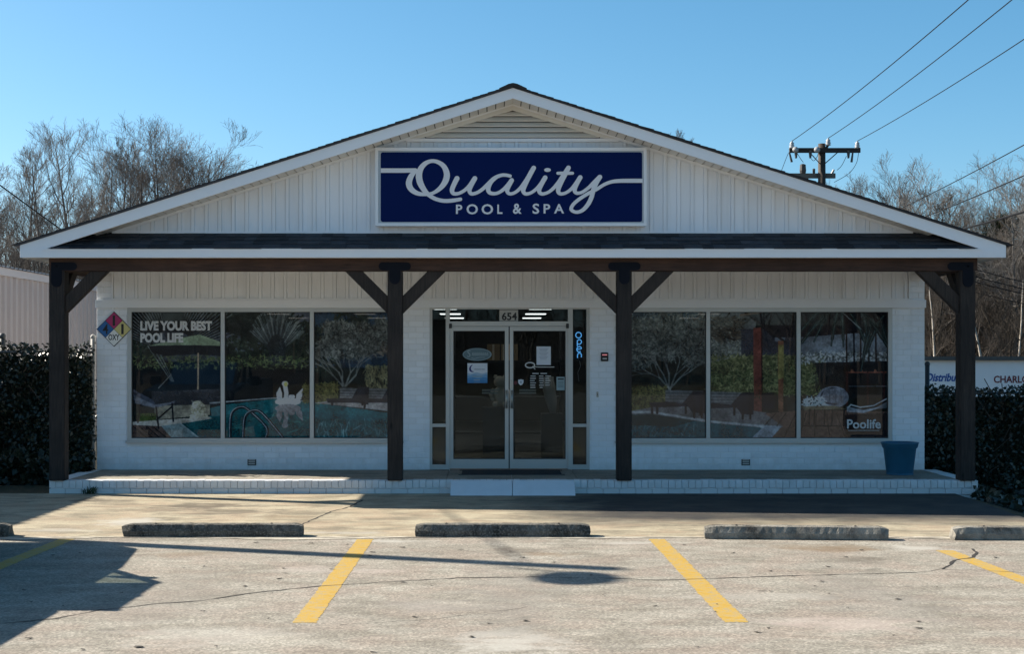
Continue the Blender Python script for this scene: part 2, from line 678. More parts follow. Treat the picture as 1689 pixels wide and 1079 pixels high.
RUST, OIL, PALE = (0.17, 0.115, 0.065), (0.09, 0.074, 0.056), (0.41, 0.39, 0.345)
col = spots(tl, col, [(845, 1062, 0.55, 0.65, PALE, 0.7), (1370, 905, 0.75, 0.5, RUST, 0.65), (1420, 925, 0.5, 0.4, OIL, 0.45), (850, 910, 0.55, 0.5, OIL, 0.55), (900, 915, 0.5, 0.25, RUST, 0.5), (310, 915, 0.5, 0.35, RUST, 0.4), (700, 1000, 0.5, 0.5, (0.24, 0.215, 0.19), 0.5),
                      (620, 893, 0.9, 0.16, PALE, 0.6), (1040, 897, 0.9, 0.2, PALE, 0.55), (1520, 905, 0.5, 0.35, PALE, 0.7), (330, 1050, 0.9, 0.6, PALE, 0.35), (1400, 1030, 0.9, 0.5, (0.40, 0.33, 0.29), 0.5), (560, 940, 0.8, 0.4, (0.40, 0.34, 0.30), 0.4), (1250, 985, 1.1, 0.3, PALE, 0.3), (850, 985, 0.75, 2.4, (0.19, 0.174, 0.15), 0.45), (1440, 985, 0.75, 2.2, (0.19, 0.172, 0.15), 0.4), (290, 985, 0.75, 2.2, (0.19, 0.174, 0.15), 0.35)])
tl.color(col)
ta, col = concrete('apron_concrete', (0.34, 0.292, 0.205), (0.42, 0.37, 0.268), 0.16, (0.18, 0.155, 0.11), 0.28, 200)
col = spots(ta, col, [(215, 862, 0.6, 0.6, PALE, 0.75), (330, 836, 1.0, 0.6, OIL, 0.8), (400, 846, 0.9, 0.6, OIL, 0.65), (170, 827, 0.7, 0.6, OIL, 0.7), (260, 842, 0.8, 0.4, OIL, 0.45), (470, 855, 0.7, 0.5, RUST, 0.4), (560, 880, 0.6, 0.2, PALE, 0.5), (640, 868, 0.9, 0.35, RUST, 0.25), (90, 876, 0.7, 0.25, PALE, 0.4)])
# near-black tone painted in to deepen the building's shadow towards the right-hand end
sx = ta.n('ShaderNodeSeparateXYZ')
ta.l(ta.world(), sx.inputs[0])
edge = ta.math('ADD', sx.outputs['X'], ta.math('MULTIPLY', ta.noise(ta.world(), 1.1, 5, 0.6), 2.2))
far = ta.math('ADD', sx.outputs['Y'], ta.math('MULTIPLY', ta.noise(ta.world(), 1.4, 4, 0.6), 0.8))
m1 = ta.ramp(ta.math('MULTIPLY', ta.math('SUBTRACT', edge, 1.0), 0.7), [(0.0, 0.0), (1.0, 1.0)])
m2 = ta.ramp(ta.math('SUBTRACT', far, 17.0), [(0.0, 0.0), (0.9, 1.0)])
shade_mask = ta.math('MULTIPLY', ta.math('MULTIPLY', m1, m2), ta.ramp(ta.noise(ta.world((1.0, 1.2, 1)), 1.6, 6, 0.65, 0.4), [(0.38, 0.95), (0.66, 0.84)]))
ta.color(ta.mix(shade_mask, col, (0.022, 0.023, 0.026)))
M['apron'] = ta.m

YJ = 15.62                                                  # joint between parking lot and apron
lot = part('parking_lot', MB().box(-60, 60, -30, YJ - 0.008, -0.15, 0.0), M['lot'])
tag(lot, 'worn exposed aggregate concrete parking lot with cracks', kind='structure')
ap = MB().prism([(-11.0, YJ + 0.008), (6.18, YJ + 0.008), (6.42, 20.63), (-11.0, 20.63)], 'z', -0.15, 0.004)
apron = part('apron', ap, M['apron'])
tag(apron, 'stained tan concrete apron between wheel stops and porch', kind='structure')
tj = NT('joint_filler').set(0.9)
p = tj.world((1, 3, 1))
tj.color(tj.mix(tj.ramp(tj.noise(p, 3.2, 6, 0.7), [(0.42, 0.0), (0.62, 1.0)]), (0.16, 0.14, 0.11), (0.55, 0.50, 0.40)))
M['joint'] = tj.m
mb = MB()
N = 90
xs_ = [-8 + 14.6 * i / N for i in range(N + 1)]
ed = [(0.05 + 0.30 * max(0, mnoise.noise(Vector((x * 0.7, 3.1, 0))) + 0.15) + 0.05 * mnoise.noise(Vector((x * 5, 9, 0)))) for x in xs_]
mb.v = [(x, YJ + 0.03, 0.0045) for x in xs_] + [(x, YJ - max(0.03, e), 0.0045) for x, e in zip(xs_, ed)]
mb.f = [(i, i + N + 1, i + N + 2, i + 1) for i in range(N)]
part('joint', mb, M['joint'], lot, label='pale crumbled patching along the joint')

# cracks, as thin dark ribbons a few millimetres proud of the slab
M['crack'] = simple('crack_dirt', (0.018, 0.015, 0.012), 0.95)


def crack(name, pxs, parent, w=0.012, seed=1, z=0.0025):
    r = random.Random(seed)
    P = []
    for (x, y) in pxs:
        Y = CH * F / (y - PY)
        P.append(Vector((wx(x, Y), Y, z)))
    Q = []
    for a, b in zip(P[:-1], P[1:]):
        n = max(2, int((b - a).length / 0.10))
        for k in range(n):
            q = a.lerp(b, k / n)
            Q.append(q + Vector((r.gauss(0, 0.008), r.gauss(0, 0.008), 0)))
    Q.append(P[-1])
    mb = MB()
    for i, q in enumerate(Q):
        d = (Q[min(i + 1, len(Q) - 1)] - Q[max(i - 1, 0)]).normalized()
        nrm = Vector((-d.y, d.x, 0)) * (w * r.uniform(0.3, 1.3)) * 0.5
        mb.v += [tuple(q + nrm), tuple(q - nrm)]
    mb.f = [(2 * i, 2 * i + 1, 2 * i + 3, 2 * i + 2) for i in range(len(Q) - 1)]
    return part(name, mb, M['crack'], parent)


crack('crack', [(-120, 1040), (0, 1030), (95, 1021), (165, 1007), (250, 998), (330, 992), (440, 976), (520, 968), (620, 962), (760, 954), (880, 953), (1010, 955), (1090, 958), (1230, 953), (1370, 949), (1520, 945), (1560, 938)], lot, 0.021, 3)
crack('crack', [(1555, 940), (1575, 925), (1605, 920), (1611, 912), (1604, 906)], lot, 0.032, 4)
crack('crack', [(1560, 940), (1640, 943), (1700, 946)], lot, 0.012, 5)
crack('crack', [(498, 866), (520, 857), (545, 845), (575, 838), (598, 826)], apron, 0.028, 6, 0.0062)
crack('crack', [(870, 1003), (700, 1024), (560, 1032)], lot, 0.006, 8)
crack('crack', [(1290, 848), (1370, 868), (1430, 880)], apron, 0.008, 9, 0.0062)

# little dark scraps of leaf and gum on the slab
mb = MB()
for i in range(70):
    y = R.uniform(893, 1078); x = R.uniform(0, 1689)
    Y = CH * F / (y - PY); X = wx(x, Y)
    a = R.uniform(0, 6.28); s = R.uniform(0.008, 0.028)
    k = R.randint(4, 6)
    mb.add([(X + s * R.uniform(.5, 1.2) * math.cos(a + 6.28 * j / k) * 1.6, Y + s * R.uniform(.5, 1.2) * math.sin(a + 6.28 * j / k), 0.005 + 0.004 * (j % 2)) for j in range(k)], [tuple(range(k))])
tag(part('litter', mb, M['crack']), 'dark flecks of leaf and gum scattered on the parking lot', kind='stuff')

# painted stall lines
ty = NT('yellow_line_paint').set(0.7)
p = ty.world()
wear = ty.noise(p, 11, 6, 0.75)
fine = ty.noise(p, 95, 3, 0.75)
cc = ty.mix(ty.ramp(wear, [(0.35, 0.0), (0.65, 1.0)]), (0.38, 0.225, 0.020), (0.50, 0.315, 0.030))
cc = ty.mix(ty.ramp(ty.math('ADD', ty.math('MULTIPLY', wear, 0.5), ty.math('MULTIPLY', fine, 0.5)), [(0.485, 0.0), (0.57, 0.95)]), cc, (0.26, 0.225, 0.16))
ty.color(cc)
ty.bump(fine, 0.4, 0.005)
M['yellow'] = ty.m
GL = 'yellow parking stall lines'
LABS = ['yellow stall line cut by the shadow at the left edge of the lot', 'yellow stall line running down between the two left wheel stops',
        'yellow stall line running down between the middle and right wheel stops', 'short yellow stall line by the branching crack at the right edge of the lot']
for i, (xc0, Y0, xc1, Y1) in enumerate([(-4.46, 15.45, -4.56, 10.4), (-1.345, 15.45, -1.36, 10.58), (1.70, 15.45, 1.74, 10.6), (4.43, 14.55, 4.60, 10.3)]):
    mb = MB()
    n = 140
    for k in range(n + 1):
        f = k / n
        X = xc0 + (xc1 - xc0) * f; Y = Y0 + (Y1 - Y0) * f
        for s in (-1, 1):
            mb.v.append((X + s * (0.085 + 0.006 * mnoise.noise(Vector((i * 9 + s, Y * 3, 0)))) + 0.006 * R.uniform(-1, 1), Y, 0.0016))
    mb.f = [(2 * k, 2 * k + 1, 2 * k + 3, 2 * k + 2) for k in range(n)]
    tag(part('parking_line', mb, M['yellow']), LABS[i], kind='structure', group=GL)

# wheel stops
tw = NT('weathered_wheel_stop').set(0.95, 0, 0.2)
p = tw.world()
n1 = tw.noise(p, 4, 6, 0.7)
n2 = tw.noise(tw.world((1, 1, 1)), 45, 4, 0.7)
cc = tw.mix(tw.ramp(n1, [(0.38, 0), (0.7, 1)]), (0.045, 0.043, 0.038), (0.19, 0.18, 0.155))
cc = tw.mix(tw.ramp(n2, [(0.48, 0), (0.72, 0.8)]), cc, (0.30, 0.285, 0.25))
gz = tw.n('ShaderNodeNewGeometry')
tw.color(cc)
tw.bump(n2, 0.9, 0.02)
M['stop'] = tw.m
tw2 = NT('worn_wheel_stop').set(0.95, 0, 0.2)
p = tw2.world()
n1 = tw2.noise(p, 3.5, 6, 0.7)
n2 = tw2.noise(p, 45, 4, 0.7)
cc = tw2.mix(tw2.ramp(n1, [(0.36, 0), (0.62, 1)]), (0.06, 0.057, 0.05), (0.30, 0.28, 0.24))
cc = tw2.mix(tw2.ramp(n2, [(0.5, 0), (0.8, 0.6)]), cc, (0.36, 0.34, 0.29))
tw2.color(cc)
tw2.bump(n2, 0.9, 0.02)
M['stop_worn'] = tw2.m


def wheel_stop(cx, cy, L, rot, m, label, seed):
    r = random.Random(seed)
    bm = bmesh.new()
    prof = [(-0.105, 0.0), (-0.103, 0.062), (-0.072, 0.126), (0.072, 0.13), (0.103, 0.062), (0.105, 0.0)]
    n = 44
    rings = []
    for i in range(n + 1):
        x = -L / 2 + L * i / n
        e = min(i, n - i)
        k = 1.0 if e > 1 else (0.94 if e == 1 else 0.86)
        rings.append([bm.verts.new((x + (r.gauss(0, 0.002) if e else r.gauss(0, 0.008)), y * (0.5 + 0.5 * k) + r.gauss(0, 0.0012), max(0.0, z * k + (r.gauss(0, 0.0013) if z > 0 else 0)))) for y, z in prof])
    for a, b in zip(rings[:-1], rings[1:]):
        for j in range(5):
            bm.faces.new((a[j], a[j + 1], b[j + 1], b[j]))
    bm.faces.new(rings[0]); bm.faces.new(rings[-1][::-1])
    bmesh.ops.recalc_face_normals(bm, faces=bm.faces)
    me = bpy.data.meshes.new('wheel_stop')
    bm.to_mesh(me); bm.free()
    me.materials.append(m)
    o = bpy.data.objects.new('wheel_stop', me)
    COL.objects.link(o)
    o.location = (cx, cy, 0.004)
    o.rotation_euler.z = rot
    tag(o, label, 'wheel stop', 'concrete wheel stops in front of the shop')
    for s in (-0.6, 0.6):
        q = part('anchor_pin', MB().lathe([(0.014, 0.0), (0.014, 0.012), (0.004, 0.016)], (s * L / 1.85, 0, 0.124), 8), M['grey_dark'])
        q.parent = o


wheel_stop(-6.06, 15.72, 1.86, 0.0, M['stop'], 'wheel stop cut off by the left edge of the picture', 1)
wheel_stop(-2.98, 15.72, 1.90, 0.0, M['stop'], 'dark mossy wheel stop in front of the left shop window', 2)
wheel_stop(0.09, 15.72, 1.84, 0.0, M['stop'], 'dark grey wheel stop lined up with the shop entrance', 3)
wheel_stop(3.16, 15.50, 1.90, -0.07, M['stop_worn'], 'slightly skewed wheel stop with worn pale top and chipped left end', 4)
wheel_stop(5.72, 15.46, 1.86, 0.0, M['stop_worn'], 'wheel stop with chipped pale end running out of the right edge', 5)

# ------------------------------------------------------------------ the porch platform
XC = 0.26
YW, YG, YF, YP = 22.6, 20.9, 20.4, 20.6                      # facade, gable wall, roof fascia, porch edge
ZF = 0.187
GZ0 = 0.0
porch = thing('porch_platform', 'low concrete porch platform edged with white painted brick in front of the shop', 'porch', (XC, 21.6, 0))
tp, col = concrete('porch_concrete', (0.29, 0.265, 0.215), (0.34, 0.31, 0.25), 0.14, (0.19, 0.17, 0.14), 0.5, 90)
tp.color(col)
M['porch'] = tp.m
XL, XR = -6.2, 6.74
cuts = [XL + 0.21, -3.4, -0.68, 0.255, 1.18, 4.0, XR - 0.21]
for a, b in zip(cuts[:-1], cuts[1:]):
    part('floor_slab', MB().box(a + 0.004, b - 0.004, YP + 0.215, 23.2 if -1.2 < a < 1.3 else YW - 0.001, -0.1, ZF - 0.004), M['porch'], porch)
part('core', MB().box(XL + 0.02, XR - 0.02, YP + 0.02, YW - 0.02, -0.12, ZF - 0.03), M['mortar'], porch)
hb = MB().cbox(-0.0441, 0.0441, 0.0, 0.208, 0, 0.108, 0.0035).mesh('header_brick'); hb.materials.append(M['brick'])
sb = MB().cbox(-0.110, 0.110, 0.0, 0.09, 0, 0.083, 0.0035).mesh('stretcher_brick'); sb.materials.append(M['brick'])
n = int((XR - XL) / 0.0935)
for i in range(n):
    X = XL + (i + 0.5) * (XR - XL) / n
    piece('brick', hb, porch, (X, YP + R.uniform(-0.004, 0.004), ZF - 0.108 + R.uniform(-0.003, 0.003))).rotation_euler.y = R.gauss(0, 0.012)
n2 = int((XR - XL) / 0.2265)
for i in range(n2):
    X = XL + (i + 0.5) * (XR - XL) / n2
    if -0.55 < X < 1.05:
        continue
    piece('brick', sb, porch, (X, YP + R.uniform(-0.004, 0.004), -0.012 + R.uniform(-0.003, 0.002)))
for Xe, sg in ((XL, 1), (XR, -1)):
    k = int((YW - YP - 0.21) / 0.0935)
    for i in range(k):
        q = piece('brick', hb, porch, (Xe, YP + 0.21 + (i + 0.5) * (YW - YP - 0.21) / k, ZF - 0.108 + R.uniform(-0.002, 0.002)))
        q.rotation_euler.z = -sg * math.pi / 2
    k = int((YW - YP - 0.1) / 0.2265)
    for i in range(k):
        q = piece('brick', sb, porch, (Xe, YP + 0.1 + (i + 0.5) * (YW - YP - 0.1) / k, -0.012))
        q.rotation_euler.z = -sg * math.pi / 2
# entrance ramp, two white painted halves
M['ramp'] = simple('white_ramp_paint', (0.66, 0.68, 0.70), 0.75, var=0.09, scale=7, bump=0.35)
for a, b in ((-0.60, 0.248), (0.256, 1.115)):
    rp = MB()
    m_ = 10
    for k in range(m_ + 1):
        X = a + (b - a) * k / m_
        e = 0.012 * mnoise.noise(Vector((X * 6, 0, 0)))
        rp.v += [(X, YP + 0.02, ZF - 0.002), (X, YP - 0.015, ZF - 0.003), (X, 20.30 + e, 0.012), (X, 20.285 + e, 0.003), (X, YP + 0.02, 0.003)]
    for k in range(m_):
        for j in range(4):
            rp.f.append((5 * k + j, 5 * k + j + 1, 5 * k + j + 6, 5 * k + j + 5))
    rp.f += [(0, 4, 3, 2, 1), tuple(5 * m_ + j for j in (0, 1, 2, 3, 4))]
    part('ramp', rp, M['ramp'], porch)
crack_r = MB()

# ------------------------------------------------------------------ the shop
shop = thing('shop_building', 'white gabled shop with painted brick front, board and batten siding and dark timber porch', 'shop', (XC, 30, 0))
WL, WR = -6.07, 6.576
ZFR = 2.66                                                  # underside of the frieze board
WIN = [(-5.60, -1.40, 0.605, ZFR), (1.86, 6.08, 0.605, ZFR)]
DOOR = (-0.985, 1.46, ZF, 2.685)
wall = MB()
yb, yk = YW + 0.0065, YW + 0.2
segs = [(WL, WIN[0][0]), (WIN[0][1], DOOR[0]), (DOOR[1], WIN[1][0]), (WIN[1][1], WR)]
for a, b in segs:
    wall.box(a, b, yb, yk, -0.1, ZFR)
for a, b, z0, z1 in WIN:
    wall.box(a, b, yb, yk, -0.1, z0)
wall.box(WL, WR, yb, yk, ZFR, 3.35)
wall.box(DOOR[0], DOOR[1], yb, yk, -0.1, ZF - 0.006)
front = part('front_wall', wall, M['mortar'], shop)
# bricks
BH, BL, JT = 0.0875, 0.2325, 0.0075
proto = {}


def brick_mesh(Lb):
    k = round(Lb, 3)
    if k not in proto:
        me = MB().cbox(-k / 2, k / 2, 0, 0.03, 0, BH - JT, 0.0028).mesh('brick')
        me.materials.append(M['brick'])
        proto[k] = me
    return proto[k]


bricks = []
nc = int(round((3.20 - ZF) / BH))
for cidx in range(-1, nc):
    z = ZF + cidx * BH + 0.002
    off = (cidx % 2) * BL / 2
    for a, b in segs + [(w_[0], w_[1]) for w_ in WIN]:
        iswin = (a, b) in [(w_[0], w_[1]) for w_ in WIN]
        if iswin and z + BH > 0.605 + 0.01:
            continue
        if z + BH > ZFR and not ((a == WL and b < -5) or b == WR):
            continue
        if z + BH > ZFR + 0.01:
            a2, b2 = (WL, -5.80) if a == WL else (6.32, WR)
            if z + BH > 3.2: continue
        else:
            a2, b2 = a, b
        k0 = math.floor((a2 - WL - off) / BL)
        x = WL + off + k0 * BL
        while x < b2 - 0.01:
            p0, p1 = max(a2, x), min(b2, x + BL - JT)
            if p1 - p0 > 0.03:
                bricks.append((p0, p1, z))
            x += BL
# the largest in view stay separate bricks, the cut and hidden ones are joined
bricks.sort(key=lambda q: (q[2] < ZF - 0.01, -round(q[1] - q[0], 2), (q[0] * 7.13 + q[2] * 3.7) % 1))
rest = MB()
for i, (p0, p1, z) in enumerate(bricks):
    dy = YW + R.uniform(-0.0012, 0.0012)
    if i < 296:
        piece('brick', brick_mesh(p1 - p0), front, ((p0 + p1) / 2, dy, z))
    else:
        rest.cbox(p0, p1, dy, dy + 0.03, z, z + BH - JT, 0.0035)
part('cut_bricks', rest, M['brick'], front, kind='stuff')
# returns of the wall along both sides
for X, s in ((WL, 1), (WR, -1)):
    part('side_wall', MB().box(min(X, X + s * 0.2), max(X, X + s * 0.2), yk + 0.001, 40.0, -0.5, 3.35), M['brick'], shop)
part('back_wall', MB().box(WL, WR, 40.001, 40.2, -0.6, 3.3), M['brick'], shop)

# board and batten siding behind the porch beam, and the frieze under it
Y0 = YW - 0.030
bd = MB()
bd.add([], [])


def board_mesh(h0l, h0r, wid=0.19, base=0.0):
    """one vinyl board with its raised batten; the top may slope"""
    d, g = 0.015, 0.006
    prof = [(0.0, 0.0), (0.121, 0.0), (0.123, g), (0.130, g), (0.131, -d), (0.176, -d), (0.177, g), (0.184, g), (0.186, 0.0), (wid, 0.0)]
    vs = []
    for x, y in prof:
        zt = h0l + (h0r - h0l) * x / wid
        vs += [(x, y, base), (x, y, zt)]
    vs += [(0, 0.02, base), (0, 0.02, h0l), (wid, 0.02, base), (wid, 0.02, h0r)]
    n = len(prof)
    fs = [(2 * i, 2 * i + 2, 2 * i + 3, 2 * i + 1) for i in range(n - 1)]
    fs.append(tuple(2 * i for i in range(n)) + (2 * n + 2, 2 * n))
    fs.append(tuple(2 * i + 1 for i in range(n - 1, -1, -1)) + (2 * n + 1, 2 * n + 3))
    mb = MB().add(vs, fs)
    return mb


bmw = board_mesh(0.44, 0.44).mesh('siding_board')
bmw.materials.append(M['white'])
nb = 64
bw = (6.315 + 5.80) / nb
for i in range(nb):
    q = piece('siding_board', bmw, shop, (-5.80 + i * bw, Y0, 2.795))
    q.scale.x = bw / 0.19
part('frieze_board', MB().box(WL - 0.012, WR + 0.012, YW - 0.045, YW + 0.01, ZFR, 2.782), M['trim'], shop, bevel=0.004)
part('siding_trim', MB().box(-5.83, 6.345, YW - 0.052, YW - 0.0305, 2.7825, 2.803), M['trim'], shop)
for X in (-5.835, 6.320):
    part('corner_trim', MB().box(X, X + 0.03, YW - 0.05, YW + 0.01, 2.804, 3.24), M['trim'], shop)
part('porch_ceiling', MB().box(-6.5, 7.02, YF + 0.03, YW + 0.15, 3.285, 3.30), M['soffit'], shop)

# windows with their printed pool scene
SLOPE = 0.3197
ZR = wz(143, YF)                                            # ridge
# the printed window film: a garden pool scene, drawn here stroke by stroke as flat print
class Canvas:
    W, H, S = 820, 384, 0.5

    def __init__(s, x0, seed):
        s.x0, s.a = x0, np.zeros((s.H, s.W, 3), np.float32)
        s.r = np.random.RandomState(seed)
        s.yy, s.xx = np.mgrid[0:s.H, 0:s.W].astype(np.float32)

    def p(s, pts):
        return [((x - s.x0) * s.S, (y - 72) * s.S) for x, y in pts]

    def noise(s, n):
        g = s.r.rand(int(s.H / n) + 3, int(s.W / n) + 3).astype(np.float32)
        fy, fx = s.yy / n, s.xx / n
        iy, ix = fy.astype(int), fx.astype(int)
        ty, tx = fy - iy, fx - ix
        ty, tx = ty * ty * (3 - 2 * ty), tx * tx * (3 - 2 * tx)
        return (g[iy, ix] * (1 - ty) * (1 - tx) + g[iy, ix + 1] * (1 - ty) * tx + g[iy + 1, ix] * ty * (1 - tx) + g[iy + 1, ix + 1] * ty * tx)

    def put(s, m, x0, y0, col, alpha=1.0, var=0.0):
        h, w_ = m.shape
        reg = s.a[y0:y0 + h, x0:x0 + w_]
        c = np.array(col, np.float32)
        if var:
            c = c * (1 + var * (s.r.rand(h, w_, 1).astype(np.float32) - 0.5) * 2)
        k = (m.astype(np.float32) * alpha)[..., None]
        reg[...] = reg * (1 - k) + c * k

    def poly(s, pts, col, alpha=1.0, var=0.0):
        P = s.p(pts)
        xs, ys = [q[0] for q in P], [q[1] for q in P]
        x0, x1 = max(0, int(min(xs))), min(s.W, int(max(xs)) + 2)
        y0, y1 = max(0, int(min(ys))), min(s.H, int(max(ys)) + 2)
        if x1 <= x0 or y1 <= y0: return
        X, Y = s.xx[y0:y1, x0:x1] + 0.5, s.yy[y0:y1, x0:x1] + 0.5
        m = np.zeros(X.shape, bool)
        for (ax, ay), (bx, by) in zip(P, P[1:] + P[:1]):
            if ay == by: continue
            m ^= ((ay > Y) != (by > Y)) & (X < (bx - ax) * (Y - ay) / (by - ay) + ax)
        s.put(m, x0, y0, col, alpha, var)

    def line(s, pts, w_, col, alpha=1.0):
        P = s.p(pts)
        w_ = w_ * s.S / 2
        for (ax, ay), (bx, by) in zip(P[:-1], P[1:]):
            x0, x1 = max(0, int(min(ax, bx) - w_ - 1)), min(s.W, int(max(ax, bx) + w_ + 2))
            y0, y1 = max(0, int(min(ay, by) - w_ - 1)), min(s.H, int(max(ay, by) + w_ + 2))
            if x1 <= x0 or y1 <= y0: continue
            X, Y = s.xx[y0:y1, x0:x1] + 0.5, s.yy[y0:y1, x0:x1] + 0.5
            dx, dy = bx - ax, by - ay
            t = np.clip(((X - ax) * dx + (Y - ay) * dy) / (dx * dx + dy * dy + 1e-6), 0, 1)
            d = np.hypot(X - ax - t * dx, Y - ay - t * dy)
            s.put(np.clip(w_ + 0.5 - d, 0, 1), x0, y0, col, alpha)

    def ell(s, cx, cy, rx, ry, col, alpha=1.0, var=0.0):
        s.poly([(cx + rx * math.cos(t), cy + ry * math.sin(t)) for t in np.linspace(0, 6.283, 28)[:-1]], col, alpha, var)

    def leaves(s, x0, y0, x1, y1, n, L, c0, c1, w_=4, ang=None, alpha=0.8):
        for _ in range(n):
            # gather towards the middle so the edge breaks up
            u, v = s.r.rand(2)
            x, y = x0 + (x1 - x0) * u, y0 + (y1 - y0) * v
            a = s.r.rand() * 6.28 if ang is None else ang + s.r.randn() * 0.5
            l = L * (0.5 + s.r.rand())
            t = s.r.rand()
            c = [p * (1 - t) + q * t for p, q in zip(c0, c1)]
            s.line([(x, y), (x + l * math.cos(a), y + l * math.sin(a))], w_ * (0.6 + 0.8 * s.r.rand()), c, alpha)

    def finish(s):
        a = s.a
        for _ in range(2):
            p = np.pad(a, ((1, 1), (1, 1), (0, 0)), 'edge')
            a = (p[:-2, 1:-1] + p[2:, 1:-1] + p[1:-1, :-2] + p[1:-1, 2:] + 2 * a) / 6
        a = 0.35 * a + 0.65 * s.a
        n = 0.5 * s.noise(26) + 0.3 * s.noise(9) + 0.35 * s.noise(4) + 0.2 * s.noise(2)
        return a * (0.60 + 0.60 * n[..., None])

    def material(s, name, gain):
        a = s.finish()
        g = a.mean(2, keepdims=True)
        a = np.clip((np.clip((g + (a - g) * 0.72) * gain, 0, 255) / 118.0) ** 1.25 * 118.0 / 255.0, 0, 0.8)
        img = bpy.data.images.new(name, s.W, s.H)
        buf = np.ones((s.H, s.W, 4), np.float32)
        buf[..., :3] = a[::-1]
        img.pixels.foreach_set(buf.ravel())
        img.update()
        img.pack()
        t = NT(name).set(0.5, 0, 0.0)
        ti = t.n('ShaderNodeTexImage')
        ti.image = img
        ti.interpolation = 'Cubic'
        ti.extension = 'EXTEND'
        t.color(ti.outputs[0])
        t.b.inputs['Coat Weight'].default_value = 0.85
        t.b.inputs['Coat Roughness'].default_value = 0.012
        tr = t.n('ShaderNodeBsdfTransparent')
        mx = t.n('ShaderNodeMixShader')
        mx.inputs[0].default_value = 0.11
        t.l(t.b.outputs[0], mx.inputs[1])
        t.l(tr.outputs[0], mx.inputs[2])
        t.l(mx.outputs[0], t.out.inputs[0])
        return t.m


def shrub_tree(c, x, y, sx, sy, n, seed):
    r = np.random.RandomState(seed)
    def br(px, py, a, l, w_, d):
        qx, qy = px + l * math.cos(a) * sx, py - l * math.sin(a) * sy
        c.line([(px, py), (qx, qy)], w_, (84, 86, 85), 0.75)
        if d > 0:
            for _ in range(2 + (r.rand() > 0.6)):
                br(qx, qy, a + r.uniform(-0.55, 0.55), l * r.uniform(0.62, 0.85), w_ * 0.68, d - 1)
    for k in range(n):
        br(x + r.uniform(-12, 12), y, math.pi / 2 + (k - (n - 1) / 2) * 0.36, 95, 10, 5)


